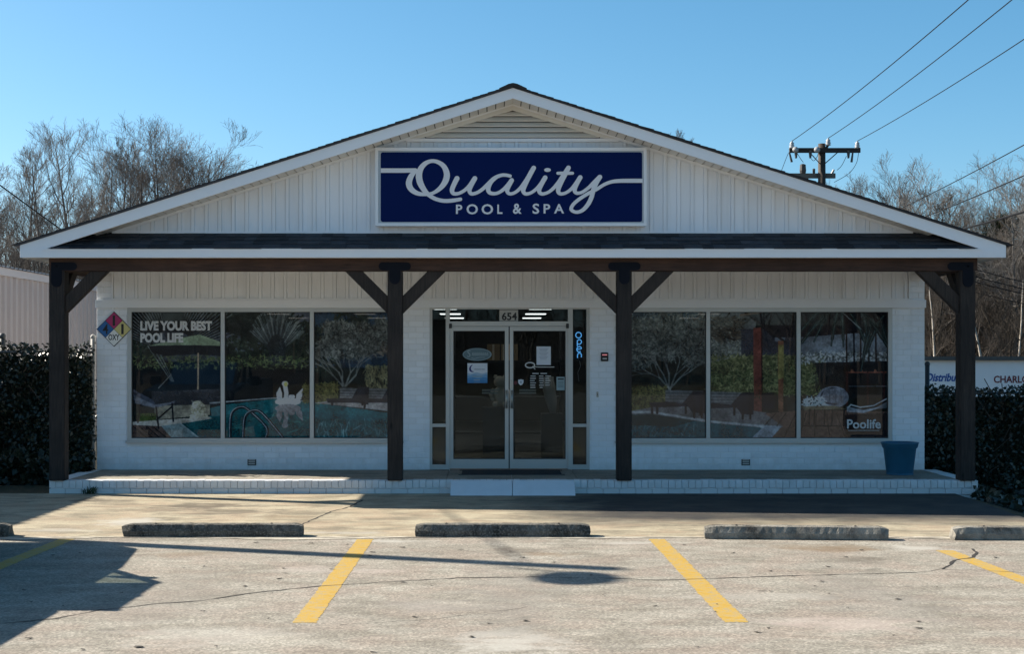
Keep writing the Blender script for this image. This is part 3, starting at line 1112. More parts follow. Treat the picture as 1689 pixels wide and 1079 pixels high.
def paint_left():
    c = Canvas(100, 5)
    c.a[...] = np.array((25, 33, 33), np.float32)
    c.a *= (0.7 + 0.6 * c.noise(14))[..., None]
    c.poly([(100, 72), (640, 72), (640, 385), (100, 385)], (50, 57, 66), 0.85)
    c.poly([(640, 72), (1160, 72), (1160, 300), (640, 330)], (60, 66, 78), 0.9)
    c.poly([(1160, 72), (1740, 72), (1740, 420), (1160, 420)], (34, 52, 70), 0.8)
    c.a *= (0.85 + 0.3 * c.noise(40))[..., None]
    # dark crowns behind
    for x0, y0, x1, y1, n in ((100, 240, 240, 400, 260), (640, 230, 920, 400, 520), (1000, 150, 1170, 460, 700), (540, 72, 830, 130, 200), (1160, 180, 1330, 470, 480), (1300, 80, 1500, 200, 180)):
        c.leaves(x0, y0, x1, y1, n, 22, (22, 30, 28), (46, 56, 48), 8)
    # fan palm across the top of the first pane
    for k in range(44):
        a = math.radians(200 + k * 3.3)
        ex, ey = 335 + 420 * math.cos(a), 330 + 400 * math.sin(a)
        ix, iy = 335 + 150 * math.cos(a), 330 + 140 * math.sin(a)
        c.line([(ix, iy), (ex, ey)], 11, (20, 26, 29), 0.95)
        c.line([(ix + 7, iy), (ex + 9, ey)], 6, (84, 90, 93), 0.7)
    c.poly([(270, 72), (410, 72), (400, 200), (300, 200)], (24, 30, 33), 0.9)
    # drooping palm leaf in the second pane
    for k in range(26):
        x = 640 + k * 8
        c.line([(x, 170 + 0.9 * k), (x - 40, 190 + k * 2.2)], 7, (26, 34, 33), 0.9)
        c.line([(x, 165 + 0.9 * k), (x - 20, 120 + k)], 6, (30, 38, 37), 0.9)
    c.leaves(690, 80, 900, 130, 140, 40, (24, 31, 31), (40, 48, 46), 8, 0.3)
    # traveller's palm
    for k in range(27):
        a = math.radians(-150 + k * 4.6)
        ex, ey = 955 + 250 * math.cos(a) * 0.72, 330 + 260 * math.sin(a)
        nx_, ny_ = -(ey - 340) / 300, (ex - 955) / 300
        ww = 13 + 5 * (k % 3)
        c.poly([(955, 345), (ex + nx_ * ww, ey + ny_ * ww), (ex * 1.005, ey - 14), (ex - nx_ * ww, ey - ny_ * ww)], (62 + 14 * (k % 2), 72 + 12 * (k % 2), 74 + 12 * (k % 2)), 0.8, 0.22)
        c.line([(955, 345), (ex - nx_ * ww, ey - ny_ * ww)], 5, (34, 42, 46), 0.9)
        c.line([(955, 340), (ex, ey)], 3, (104, 112, 112), 0.6)
    for k in range(60):
        a = math.radians(-150 + 120 * c.r.rand()); rr = 200 + 90 * c.r.rand()
        c.line([(955 + rr * .7 * math.cos(a), 335 + rr * math.sin(a)), (955 + (rr + 40) * .74 * math.cos(a + .05), 335 + (rr + 40) * math.sin(a + .05))], 9, (30, 40, 40), 0.75)
    c.poly([(905, 290), (925, 235), (960, 220), (995, 245), (1012, 300), (1000, 420), (985, 460), (950, 560), (930, 450)], (30, 38, 42))
    c.leaves(905, 240, 1010, 420, 60, 40, (24, 32, 36), (56, 62, 66), 4, -1.57, 0.7)
    # hedge
    c.poly([(100, 365), (240, 380), (640, 400), (1160, 410), (1160, 600), (640, 640), (100, 650)], (21, 27, 31), 0.97)
    c.leaves(100, 350, 1160, 425, 700, 12, (44, 58, 38), (88, 96, 62), 5)
    c.leaves(100, 420, 1160, 590, 500, 14, (17, 23, 26), (34, 40, 42), 5)
    # trunk crossing, parasol
    for q in (0, 26, 50):
        c.line([(190 + q, 290), (330 + q * 0.3, 500)], 6, (84, 92, 94), 0.75)
    c.line([(330, 460), (255, 540)], 7, (90, 90, 88), 0.8)
    c.poly([(195, 290), (410, 235), (500, 222), (620, 265), (640, 300), (700, 330), (640, 352), (470, 340), (300, 350), (215, 330)], (26, 32, 38))
    c.poly([(195, 290), (400, 240), (500, 222), (625, 268), (640, 290), (420, 285)], (84, 98, 82))
    c.line([(490, 335), (488, 620)], 9, (112, 98, 80))
    # terrace
    c.poly([(215, 560), (640, 545), (640, 640), (215, 660)], (44, 46, 50))
    c.poly([(230, 645), (560, 640), (560, 700), (230, 730)], (94, 92, 82))
    c.poly([(130, 690), (240, 690), (240, 745), (130, 745)], (58, 70, 36))
    # pool
    c.poly([(100, 838), (390, 755), (570, 705), (560, 660), (640, 640), (950, 605), (1170, 625), (1740, 705), (1740, 840)], (14, 70, 78))
    c.poly([(640, 640), (950, 605), (1170, 625), (1740, 705), (1740, 730), (1100, 680), (640, 700)], (18, 84, 90), 0.5)
    c.poly([(390, 755), (640, 700), (900, 690), (1150, 720), (1740, 745), (1740, 840), (520, 840)], (14, 60, 64), 0.65)
    c.leaves(1170, 720, 1700, 838, 170, 44, (20, 66, 66), (96, 124, 132), 4, 1.5, 0.55)
    c.leaves(640, 700, 1150, 830, 70, 40, (14, 58, 60), (34, 104, 100), 6, 0.1, 0.5)
    c.line([(560, 630), (940, 600), (1180, 625), (1500, 660), (1740, 690)], 8, (96, 104, 108))
    # deck and coping
    c.poly([(100, 755), (270, 765), (340, 840), (100, 840)], (64, 53, 50))
    for x in (130, 165, 205, 245):
        c.line([(x - 40, 755), (x + 60, 840)], 5, (26, 24, 26))
    c.poly([(100, 742), (330, 725), (560, 712), (575, 722), (390, 752), (270, 768), (100, 760)], (112, 110, 104))
    c.poly([(270, 766), (385, 750), (500, 840), (335, 840)], (82, 98, 100))
    c.line([(385, 750), (500, 840)], 4, (124, 130, 132))
    # chair
    c.poly([(105, 545), (125, 560), (220, 610), (240, 640), (150, 640), (105, 610)], (50, 55, 66))
    c.poly([(110, 585), (230, 640), (330, 625), (352, 615), (345, 632), (235, 660), (115, 632)], (74, 79, 88))
    for pts in ([(240, 655), (255, 780)], [(335, 632), (342, 738)], [(150, 640), (132, 745)], [(255, 720), (335, 650)]):
        c.line(pts, 9, (22, 25, 30))
    # carved lion
    c.ell(490, 665, 46, 42, (112, 110, 94), 1, 0.25)
    c.ell(485, 640, 32, 24, (128, 126, 110), 1, 0.2)
    c.poly([(440, 700), (540, 690), (552, 715), (440, 722)], (118, 116, 104))
    c.leaves(445, 630, 535, 705, 40, 14, (70, 68, 56), (140, 138, 122), 4)
    # swan float and its reflection
    for sg, k0 in ((1, 0.85), (-1, 0.46)):
        f = lambda y: y if sg > 0 else 642 + (642 - y) * 0.95
        cw = tuple(v * k0 + (0 if sg > 0 else 16) for v in (168, 172, 182))
        c.ell(1022, f(622), 77, 25, cw)
        c.line([(1010, f(612)), (1013, f(570)), (1005, f(522))], 26, cw)
        c.ell(1005, f(515), 19, 16, cw)
        c.poly([(958, f(612)), (953, f(572)), (975, f(532)), (988, f(572)), (988, f(612))], cw)
        c.poly([(1068, f(612)), (1072, f(580)), (1112, f(540)), (1106, f(600)), (1090, f(618))], cw)
        c.ell(1045, f(592), 20, 13, cw)
        if sg > 0:
            c.ell(1010, 518, 11, 14, (176, 140, 70))
            c.line([(950, 632), (1095, 632)], 5, (120, 126, 140), 0.7)
    # pool ladder
    for q in (0, 1):
        a = [(680, 838), (683, 722), (700, 676), (742, 655), (788, 670), (895, 775), (893, 838)] if not q else [(758, 838), (764, 735), (785, 690), (835, 674), (885, 705), (993, 835)]
        a = [(p[0], p[1]) for p in smooth_curve([(x, y, 0) for x, y in a], 6)]
        c.line(a, 17, (24, 31, 38))
        c.line([(x - 4, y - 3) for x, y in a], 4, (128, 138, 146), 0.8)
    # third pane: small tree, shrub, benches
    c.leaves(1480, 400, 1740, 545, 600, 20, (60, 60, 46), (104, 100, 72), 6, 1.5)
    c.leaves(1400, 180, 1740, 330, 420, 40, (46, 42, 36), (92, 86, 78), 6, 0.4)
    shrub_tree(c, 1355, 530, 0.95, 0.92, 5, 4)
    for cx, cy, r in ((1260, 300, 70), (1330, 240, 80), (1420, 210, 85), (1490, 270, 75), (1370, 310, 80), (1440, 300, 70), (1300, 190, 60), (1560, 230, 80), (1610, 180, 70)):
        c.leaves(cx - r, cy - r * .7, cx + r, cy + r * .7, 330, 20, (34, 40, 40), (92, 96, 94), 6)
    c.leaves(1115, 510, 1320, 625, 700, 14, (48, 50, 30), (92, 88, 52), 6)
    c.poly([(1330, 540), (1740, 545), (1740, 610), (1330, 600)], (76, 78, 80))
    for y in (556, 572, 588):
        c.line([(1330, y), (1740, y + 5)], 4, (50, 52, 56))
    c.poly([(1180, 630), (1330, 605), (1740, 625), (1740, 690), (1500, 660)], (104, 100, 98))
    for x in (1380, 1560):
        c.poly([(x - 130, 605), (x + 20, 605), (x + 60, 535), (x + 125, 535), (x + 120, 640), (x + 60, 628), (x - 120, 628)], (36, 39, 47))
        c.line([(x - 95, 620), (x - 95, 640)], 12, (26, 28, 34)); c.line([(x + 100, 630), (x + 98, 655)], 14, (26, 28, 34))
    return c


def paint_right():
    c = Canvas(-30, 9)
    c.a[...] = np.array((24, 31, 30), np.float32)
    c.a *= (0.7 + 0.6 * c.noise(14))[..., None]
    c.poly([(-40, 72), (490, 72), (490, 240), (-40, 240)], (30, 48, 64), 0.85)
    c.poly([(490, 72), (780, 72), (780, 400), (490, 400)], (76, 80, 82), 0.9)
    c.poly([(1030, 215), (1570, 215), (1570, 400), (1030, 400)], (86, 92, 100), 0.9)
    c.a *= (0.85 + 0.3 * c.noise(40))[..., None]
    c.leaves(-40, 290, 490, 550, 700, 22, (18, 24, 25), (40, 47, 42), 8)
    c.leaves(-40, 120, 300, 380, 620, 20, (58, 62, 58), (104, 106, 102), 5)
    c.leaves(200, 90, 490, 330, 620, 22, (50, 54, 50), (96, 98, 92), 5)
    c.leaves(490, 130, 690, 400, 520, 22, (54, 56, 50), (112, 112, 104), 5)
    c.leaves(400, 120, 700, 250, 300, 44, (34, 32, 29), (74, 68, 60), 6, 0.2)
    shrub_tree(c, 275, 550, 1.0, 0.98, 5, 11)
    for cx, cy, r in ((40, 260, 90), (130, 200, 90), (240, 170, 100), (350, 200, 90), (430, 250, 80), (80, 360, 80), (200, 290, 90), (320, 300, 90), (420, 360, 60), (0, 190, 80)):
        c.leaves(cx - r, cy - r * .75, cx + r, cy + r * .75, 330, 20, (34, 39, 38), (88, 90, 86), 6)
    c.leaves(-40, 530, 250, 690, 900, 15, (46, 46, 28), (94, 88, 52), 6)
    # pergola, house wall and roof
    c.poly([(695, 190), (1030, 190), (1030, 380), (695, 380)], (44, 46, 54), 0.95)
    c.poly([(895, 185), (955, 185), (955, 265), (895, 265)], (78, 84, 92), 0.9)
    c.poly([(670, 72), (1570, 72), (1570, 200), (1030, 240), (880, 240), (760, 120)], (25, 26, 33))
    for k in range(9):
        c.line([(700 + k * 50, 76), (900 + k * 60, 215)], 5, (42, 38, 38), 0.8)
    c.line([(690, 108), (900, 76), (1000, 78)], 12, (86, 72, 60))
    c.line([(750, 120), (960, 270)], 13, (40, 36, 38))
    # hedges
    c.poly([(500, 400), (700, 350), (1020, 345), (1200, 390), (1200, 580), (500, 580)], (58, 62, 40), 0.9)
    c.leaves(495, 345, 1190, 580, 1900, 16, (48, 54, 30), (108, 106, 72), 6)
    c.leaves(1030, 330, 1570, 390, 520, 18, (40, 42, 38), (156, 160, 164), 6)
    c.poly([(1130, 390), (1570, 380), (1570, 600), (1180, 600)], (25, 29, 33), 0.92)
    c.leaves(1140, 400, 1320, 560, 130, 40, (22, 25, 28), (56, 52, 46), 5, 1.5)
    # posts
    c.poly([(912, 260), (946, 260), (944, 690), (914, 680)], (92, 58, 42))
    c.poly([(914, 285), (946, 285), (946, 480), (914, 490)], (98, 90, 50))
    c.poly([(766, 182), (812, 180), (818, 755), (768, 752)], (88, 46, 40))
    c.line([(815, 190), (820, 750)], 7, (40, 20, 20))
    for x in (1318, 1362, 1402, 1450, 1492):
        c.line([(x, 190), (x + 3, 470)], 9, (26, 24, 28))
    c.line([(1318, 448), (1570, 446)], 10, (92, 52, 42))
    for x in (1322, 1445, 1540):
        c.line([(x, 446), (x, 640)], 9, (62, 30, 28))
    for x in (1352, 1408, 1490):
        c.ell(x, 440, 9, 11, (100, 62, 46))
    c.line([(1330, 530), (1560, 530)], 5, (110, 116, 124), 0.5)
    # palm leaves hanging in from the top
    for (x, y, l, b) in ((1250, 75, 240, -0.95), (1240, 75, 190, -0.6), (1270, 80, 210, -0.2), (1290, 78, 215, 0.05), (1330, 90, 260, 0.5), (1420, 110, 220, 0.15), (1500, 120, 260, 0.35), (1540, 110, 230, -0.45), (1480, 140, 300, -0.25), (1180, 75, 140, -1.0), (1400, 90, 250, 0.75)):
        pts = [(x + b * l * t + (30 if b < 0 else -20) * t * t * 0, y + l * (t ** 1.4)) for t in np.linspace(0, 1, 8)]
        for i in range(7):
            c.line(pts[i:i + 2], 27 * math.sin(0.35 + 2.6 * (i + 0.5) / 7), (30, 42, 42), 0.97)
        c.line(pts, 3, (80, 92, 92), 0.6)
    c.line([(1280, 78), (1405, 190)], 7, (76, 84, 86))
    # terrace and deck
    c.poly([(-40, 690), (250, 640), (560, 640), (860, 690), (960, 770), (860, 840), (-40, 840)], (78, 74, 74))
    c.poly([(830, 690), (1090, 670), (1570, 680), (1570, 840), (800, 840), (945, 770)], (76, 56, 48))
    for k in range(13):
        c.line([(900 + k * 60, 690), (760 + k * 92, 840)], 4, (32, 26, 26))
    c.poly([(818, 758), (935, 768), (872, 840), (760, 836)], (92, 98, 104))
    # pool
    c.poly([(-40, 700), (160, 695), (500, 748), (818, 778), (752, 840), (-40, 840)], (16, 64, 70))
    c.line([(-40, 684), (160, 683), (500, 738), (825, 768)], 13, (106, 106, 106))
    c.leaves(-40, 710, 480, 836, 90, 44, (14, 44, 44), (92, 108, 112), 4, 1.5, 0.5)
    c.poly([(-40, 700), (160, 695), (420, 735), (300, 770), (-40, 760)], (16, 40, 42), 0.7)
    # bench and loungers
    c.poly([(245, 552), (690, 566), (690, 640), (245, 640)], (72, 74, 76))
    for y in (570, 588, 606, 624):
        c.line([(245, y), (690, y + 8)], 4, (50, 52, 55))
    for x, y in ((0, 0), (288, 8)):
        c.poly([(150 + x, 628 + y), (250 + x, 622 + y), (345 + x, 632 + y), (408 + x, 560 + y), (482 + x, 560 + y), (478 + x, 690 + y), (405 + x, 688 + y), (380 + x, 650 + y), (160 + x, 655 + y)], (31, 34, 43))
        for q in (165, 195, 365, 415, 460):
            c.line([(q + x, 640 + y), (q + x, 690 + y if q < 380 else 715 + y)], 12, (24, 26, 32))
    c.poly([(815, 570), (890, 568), (893, 665), (820, 668)], (24, 28, 38))
    # armchairs and table
    c.ell(1240, 595, 92, 66, (90, 92, 100))
    c.ell(1240, 590, 76, 52, (46, 49, 58))
    c.poly([(1188, 545), (1305, 545), (1320, 615), (1290, 640), (1165, 618)], (88, 90, 98), 1, 0.12)
    for x in (1215, 1250, 1285):
        c.line([(x, 548), (x + 6, 630)], 3, (62, 65, 72))
    c.leaves(1060, 600, 1190, 650, 120, 16, (104, 120, 126), (176, 186, 190), 5)
    c.poly([(1055, 650), (1250, 645), (1315, 665), (1070, 672)], (88, 78, 60))
    for x in (1062, 1100, 1130, 1190, 1235, 1305):
        c.line([(x, 668), (x - 4, 765)], 6, (22, 23, 27))
    c.line([(1062, 765), (1290, 768)], 6, (22, 23, 27))
    for k in range(9):
        c.line([(1322, 652 + k * 3.5), (1420, 672 + k * 2), (1500, 655 + k), (1570, 618 + k * 5)], 3, (112, 115, 122), 0.8)
    c.line([(1330, 655), (1345, 640), (1400, 655), (1480, 645), (1565, 600)], 7, (126, 128, 134))
    c.poly([(1310, 700), (1570, 690), (1570, 830), (1312, 830)], (30, 26, 30), 0.75)
    return c


PRINT_L = paint_left().material('window_print_poolside', 1.46)
PRINT_R = paint_right().material('window_print_pergola', 1.46)



def window(x0, x1, z0, z1, mull, img, zoomx, label):
    w = part('window', MB(), M['alu'], shop)
    y0, y1 = YW - 0.018, YW + 0.09
    fw = 0.062
    fr = MB()
    fr.box(x0, x1, y0, y1, z1 - fw, z1 - 0.001).box(x0, x1, y0 - 0.012, y1, z0, z0 + fw)
    fr.box(x0, x0 + fw, y0 + 0.001, y1, z0 + fw, z1 - fw).box(x1 - fw, x1, y0 + 0.001, y1, z0 + fw, z1 - fw)
    me = fr.mesh('window', org(w)); me.materials.append(M['alu'])
    w.data = me
    edges = [x0 + fw] + [m for m in mull] + [x1 - fw]
    for m in mull:
        part('mullion', MB().box(m - 0.030, m + 0.030, y0 + 0.004, y1, z0 + fw + 0.001, z1 - fw - 0.001), M['alu'], w)
    part('sill', MB().box(x0 - 0.02, x1 + 0.02, y0 - 0.03, y0 - 0.013, z0 - 0.012, z0 + 0.022), M['alu'], w)
    for a, b in zip(edges[:-1], edges[1:]):
        a2, b2 = a + (0.030 if a != edges[0] else 0.0), b - (0.030 if b != edges[-1] else 0.0)
        za, zb = z0 + fw, z1 - fw
        gk = MB()
        g = 0.011
        gk.box(a2, b2, y0 + 0.028, y0 + 0.05, zb - g, zb).box(a2, b2, y0 + 0.028, y0 + 0.05, za, za + g)
        gk.box(a2, a2 + g, y0 + 0.028, y0 + 0.05, za + g, zb - g).box(b2 - g, b2, y0 + 0.028, y0 + 0.05, za + g, zb - g)
        part('gasket', gk, M['alu_dark'], w)
        p = MB().add([(a2 + g, y0 + 0.045, za + g), (b2 - g, y0 + 0.045, za + g), (b2 - g, y0 + 0.045, zb - g), (a2 + g, y0 + 0.045, zb - g),
                      (a2 + g, y0 + 0.051, za + g), (b2 - g, y0 + 0.051, za + g), (b2 - g, y0 + 0.051, zb - g), (a2 + g, y0 + 0.051, zb - g)],
                     [(0, 1, 2, 3), (0, 4, 5, 1), (1, 5, 6, 2), (2, 6, 7, 3), (3, 7, 4, 0), (5, 4, 7, 6)])

        def uv(v):
            px, py = PX + v[0] * F / YW, PY - (v[2] - CH) * F / YW
            zx, zy = (px - zoomx) * 3.594, (py - 490) * 3.594
            return ((zx - (100 if zoomx == 190 else -30)) / 1640.0, 1 - (zy - 72) / 768.0)
        p.uv = [[uv(p.v[i]) for i in f] for f in p.f]
        part('pane', p, img, w)
    return w


win_l = window(*WIN[0], [wx(367.5, YW), wx(514.5, YW)], PRINT_L, 190, None)
win_r = window(*WIN[1], [wx(1168, YW), wx(1317, YW)], PRINT_R, 1030, None)
lt = MB()
yl = YW + 0.020
Z5 = lambda y: wz(490 + y / 3.594, YW)
X5 = lambda x: wx(190 + x / 3.594, YW)
X7 = lambda x: wx(1030 + x / 3.594, YW)
text_into(lt, 'LIVE YOUR BEST', X5(147), X5(573), Z5(200), Z5(142), yl, bold=0.055)
text_into(lt, 'POOL LIFE', X5(147), X5(402), Z5(271), Z5(213), yl, bold=0.055)
part('lettering', lt, M['print_white'], win_l, label='white lettering LIVE YOUR BEST POOL LIFE')
lt = MB()
text_into(lt, 'Poolife', X7(1321), X7(1522), Z5(782), Z5(726), yl, bold=0.022)
for k in range(24):
    a = 1330 + k * 7.7
    lt.box(X7(a), X7(a + 4.5), yl, yl + 0.002, Z5(795), Z5(791))
part('lettering', lt, M['print_white'], win_r, label='white lettering Poolife')

# entrance: transom, side lights, two glass doors
dy0 = YW + 0.03
X6 = lambda x: wx(660 + x / 3.0825, YW)
Z6 = lambda y: wz(480 + y / 3.0825, YW)
ent = part('entrance_frame', MB(), M['alu'], shop)
fr = MB()
fr.box(X6(147), X6(965), dy0 - 0.02, dy0 + 0.1, Z6(93), Z6(78))
fr.box(X6(147), X6(163), dy0 - 0.019, dy0 + 0.1, ZF, Z6(93)).box(X6(948), X6(965), dy0 - 0.019, dy0 + 0.1, ZF, Z6(93))
fr.box(X6(232), X6(252), dy0 - 0.018, dy0 + 0.1, ZF, Z6(93)).box(X6(854), X6(878), dy0 - 0.018, dy0 + 0.1, ZF, Z6(93))
fr.box(X6(252), X6(854), dy0 - 0.017, dy0 + 0.1, Z6(179), Z6(155))
for a, b in ((163, 232), (878, 948)):
    fr.box(X6(a), X6(b), dy0 - 0.01, dy0 + 0.08, Z6(693), Z6(677))
    fr.box(X6(a), X6(b), dy0 - 0.01, dy0 + 0.08, ZF, Z6(885))
me = fr.mesh('entrance_frame', org(ent)); me.materials.append(M['alu'])
ent.data = me


def glass_pane(x0, x1, z0, z1, y, par, name='glass'):
    return part(name, MB().box(x0, x1, y, y + 0.006, z0, z1), M['glass'], par)


for a, b in ((163, 232), (878, 948)):
    glass_pane(X6(a), X6(b), Z6(677), Z6(93), dy0 + 0.03, ent)
    glass_pane(X6(a), X6(b), Z6(885), Z6(693), dy0 + 0.03, ent)
    g = MB()
    for z0, z1 in ((677, 93), (885, 693)):
        g.box(X6(a), X6(a + 3), dy0 + 0.012, dy0 + 0.028, Z6(z0), Z6(z1)).box(X6(b - 3), X6(b), dy0 + 0.012, dy0 + 0.028, Z6(z0), Z6(z1))
    part('gasket', g, M['alu_dark'], ent)
glass_pane(X6(252), X6(854), Z6(155), Z6(93), dy0 + 0.03, ent)
for (o0, g0, g1, o1, hx) in ((252, 270, 533, 552.5, 541), (556.5, 575, 842, 854, 568)):
    d = part('door', MB(), M['alu'], shop)
    mb = MB()
    yd = dy0 + 0.0
    mb.box(X6(o0 + .8), X6(g0), yd, yd + 0.045, ZF + 0.012, Z6(181)).box(X6(g1), X6(o1 - .8), yd, yd + 0.045, ZF + 0.012, Z6(181))
    mb.box(X6(g0), X6(g1), yd + 0.001, yd + 0.044, Z6(203), Z6(181)).box(X6(g0), X6(g1), yd + 0.001, yd + 0.044, ZF + 0.012, Z6(857))
    me = mb.mesh('door', org(d)); me.materials.append(M['alu'])
    d.data = me
    glass_pane(X6(g0), X6(g1), Z6(857), Z6(203), yd + 0.018, d)
    gk = MB()
    gk.box(X6(g0), X6(g0 + 4), yd + 0.006, yd + 0.0175, Z6(857), Z6(203)).box(X6(g1 - 4), X6(g1), yd + 0.006, yd + 0.0175, Z6(857), Z6(203))
    gk.box(X6(g0 + 4), X6(g1 - 4), yd + 0.006, yd + 0.0175, Z6(207), Z6(203)).box(X6(g0 + 4), X6(g1 - 4), yd + 0.006, yd + 0.0175, Z6(857), Z6(852))
    part('gasket', gk, M['alu_dark'], d)
    h = MB()
    h.tube([(X6(hx), yd - 0.065, Z6(598)), (X6(hx), yd - 0.065, Z6(505))], 0.016, 10)
    h.tube([(X6(hx), yd - 0.06, Z6(588)), (X6(hx), yd + 0.002, Z6(588))], 0.009, 6).tube([(X6(hx), yd - 0.06, Z6(515)), (X6(hx), yd + 0.002, Z6(515))], 0.009, 6)
    part('pull_handle', h, M['steel'], d, smooth=True)
    pb = MB()
    for zz in (506, 520):
        pb.box(X6(416 if o0 < 400 else 606), X6(500 if o0 < 400 else 692), yd + 0.075, yd + 0.09, Z6(zz + 4.5), Z6(zz - 4.5))
    part('push_bar', pb, M['steel'], d)
    hg = MB().lathe([(0.022, 0), (0.022, 0.07)], (X6(256 if o0 < 400 else 851), yd - 0.024, Z6(190)), 10)
    part('hinge', hg, M['grey_dark'], d)
    lk = MB()
    if o0 > 400:
        lk.box(X6(560), X6(572), yd - 0.006, yd - 0.0005, Z6(500), Z6(452))
        part('lock_plate', lk, M['steel'], d)

# the dim sales room behind the glass
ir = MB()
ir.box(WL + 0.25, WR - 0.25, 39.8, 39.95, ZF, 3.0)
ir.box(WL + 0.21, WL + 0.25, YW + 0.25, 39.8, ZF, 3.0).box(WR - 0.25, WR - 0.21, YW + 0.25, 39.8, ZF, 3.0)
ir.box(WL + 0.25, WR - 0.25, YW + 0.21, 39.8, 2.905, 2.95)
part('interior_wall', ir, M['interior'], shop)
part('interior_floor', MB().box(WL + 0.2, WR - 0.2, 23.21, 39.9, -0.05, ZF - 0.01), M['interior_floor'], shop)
lm = MB().box(-0.23, 0.23, -0.22, 0.22, -0.012, 0.0).mesh('ceiling_light'); lm.materials.append(M['light'])
for X in (-4.93, -2.95, -1.0, 0.95, 2.92, 4.9):
    for Y in (23.3, 26.8, 30.3, 33.8, 37.3):  # the front row is added, out of view, to light the plush figure
        piece('ceiling_light', lm, shop, (X, Y, 2.90))
# gable wall: boards cut to the slope, louvred vent, trims
GB = wz(384.0, YG)                                          # foot of the gable siding
GZ = ZR - 0.150                                      # soffit line of the gable at the ridge


def gable_top(x):
    return GZ - SLOPE * abs(x - XC)


HALF = (GZ - GB) / SLOPE
gb = MB().prism([(XC - HALF, GB), (XC + HALF, GB), (XC, GZ)], 'y', YG + 0.021, YG + 0.12)
part('gable_wall', gb, M['white'], shop)
VB = wz(230, YG)                                            # foot of the vent
VH = (GZ - 0.04 - VB) / SLOPE
n = int(2 * HALF / 0.1905)
x0 = XC - n * 0.1905 / 2
for i in range(n):
    a, b = x0 + i * 0.1905, x0 + (i + 1) * 0.1905
    ta_, tb_ = gable_top(a) - 0.012, gable_top(b) - 0.012
    if abs(a - XC) < VH - 0.1 and abs(b - XC) < VH - 0.1:
        ta_, tb_ = min(ta_, VB - 0.005), min(tb_, VB - 0.005)
    if max(ta_, tb_) - GB < 0.05: continue
    me = board_mesh(max(0.012, ta_ - GB), max(0.012, tb_ - GB), 0.1905).mesh('siding_board')
    me.materials.append(M['white'])
    piece('siding_board', me, shop, (a, YG, GB))
part('siding_trim', MB().box(XC - HALF + 0.1, XC + HALF - 0.1, YG - 0.03, YG - 0.0155, GB - 0.01, GB + 0.022), M['trim'], shop)
for s in (-1, 1):
    # slim channel under the raking soffit
    q = [(XC, GZ - 0.002), (XC + s * (HALF - 0.05), GZ - SLOPE * (HALF - 0.05) - 0.002), (XC + s * (HALF - 0.05), GZ - SLOPE * (HALF - 0.05) - 0.040), (XC, GZ - 0.040)]
    part('rake_channel', MB().prism(q, 'y', YG - 0.032, YG - 0.016), M['trim'], shop)
    # the raking board with its outer return
    zt = lambda d: ZR - SLOPE * d
    q = [(XC, ZR - 0.012), (XC + s * 6.80, zt(6.80) - 0.012), (XC + s * 6.80, zt(6.8) - 0.183), (XC + s * 6.45, zt(6.45) - 0.178), (XC, ZR - 0.158)]
    part('rake_board', MB().prism(q, 'y', YF, YF + 0.025), M['trim'], shop, bevel=0.003)
    # roof deck with shingled edge
    q = [(XC, ZR + 0.018), (XC + s * 6.86, zt(6.86) + 0.018), (XC + s * 6.86, zt(6.86) - 0.010), (XC, ZR - 0.010)]
    part('roof', MB().prism(q, 'y', YF - 0.025, 40.6), M['shingle'], shop)
    for k in range(64):
        d0 = 0.12 + k * 0.1063
        d1 = min(6.9, d0 + 0.122)
        lift = 0.020 + R.uniform(0, 0.007)
        q = [(XC + s * d0, zt(d0) + lift - 0.004), (XC + s * d1, zt(d1) + lift + 0.004), (XC + s * d1, zt(d1) + lift - 0.006), (XC + s * d0, zt(d0) + lift - 0.008)]
        part('shingle', MB().prism(q, 'y', YF - 0.034 + R.uniform(-0.006, 0.006), YF + 0.95), M['asphalt_edge'], shop)
    # soffit panels under the overhang
    k = 0
    d = 0.001
    while d < HALF + 0.15:
        d1 = d + 0.122
        za, zb = GZ - SLOPE * d + 0.0045, GZ - SLOPE * d1 + 0.0045
        q = [(XC + s * d, za + 0.010), (XC + s * (d1 - 0.014), zb + 0.010), (XC + s * (d1 - 0.014), zb), (XC + s * (d1 - 0.018), zb - 0.002), (XC + s * d, za - 0.002)]
        part('soffit_panel', MB().prism(q, 'y', YF + 0.026, YG + 0.02), M['soffit'], shop)
        d = d1
    q = [(XC, GZ + 0.03), (XC + s * 6.7, GZ + 0.03 - SLOPE * 6.7), (XC + s * 6.7, GZ + 0.016 - SLOPE * 6.7), (XC, GZ + 0.016)]
    part('soffit_backing', MB().prism(q, 'y', YF + 0.027, YG + 0.02), M['grey_dark'], shop)
    # eaves along the sides
    xe = XC + s * 6.80
    part('eave_board', MB().box(min(xe, xe - s * 0.02), max(xe, xe - s * 0.02), YF + 0.026, 40.5, zt(6.8) - 0.183, zt(6.8) - 0.013), M['trim'], shop)
    part('eave_soffit', MB().box(min(xe - s * 0.021, XC + s * 6.3), max(xe - s * 0.021, XC + s * 6.3), YW + 0.15, 40.5, 3.283, 3.299), M['soffit'], shop)
# ridge cap, a few thick shingles
for k in range(6):
    y = YF - 0.05 + k * 0.2
    q = [(XC - 0.19, ZR - 0.055 + 0.03), (XC - 0.06, ZR + 0.035), (XC, ZR + 0.048), (XC + 0.06, ZR + 0.035), (XC + 0.19, ZR - 0.055 + 0.03), (XC + 0.19, ZR - 0.055), (XC, ZR + 0.01), (XC - 0.19, ZR - 0.055)]
    part('ridge_shingle', MB().prism([(a, b + 0.004 * (k % 2)) for a, b in q], 'y', y, y + 0.24 if k < 5 else 40.6), M['asphalt_edge'], shop)
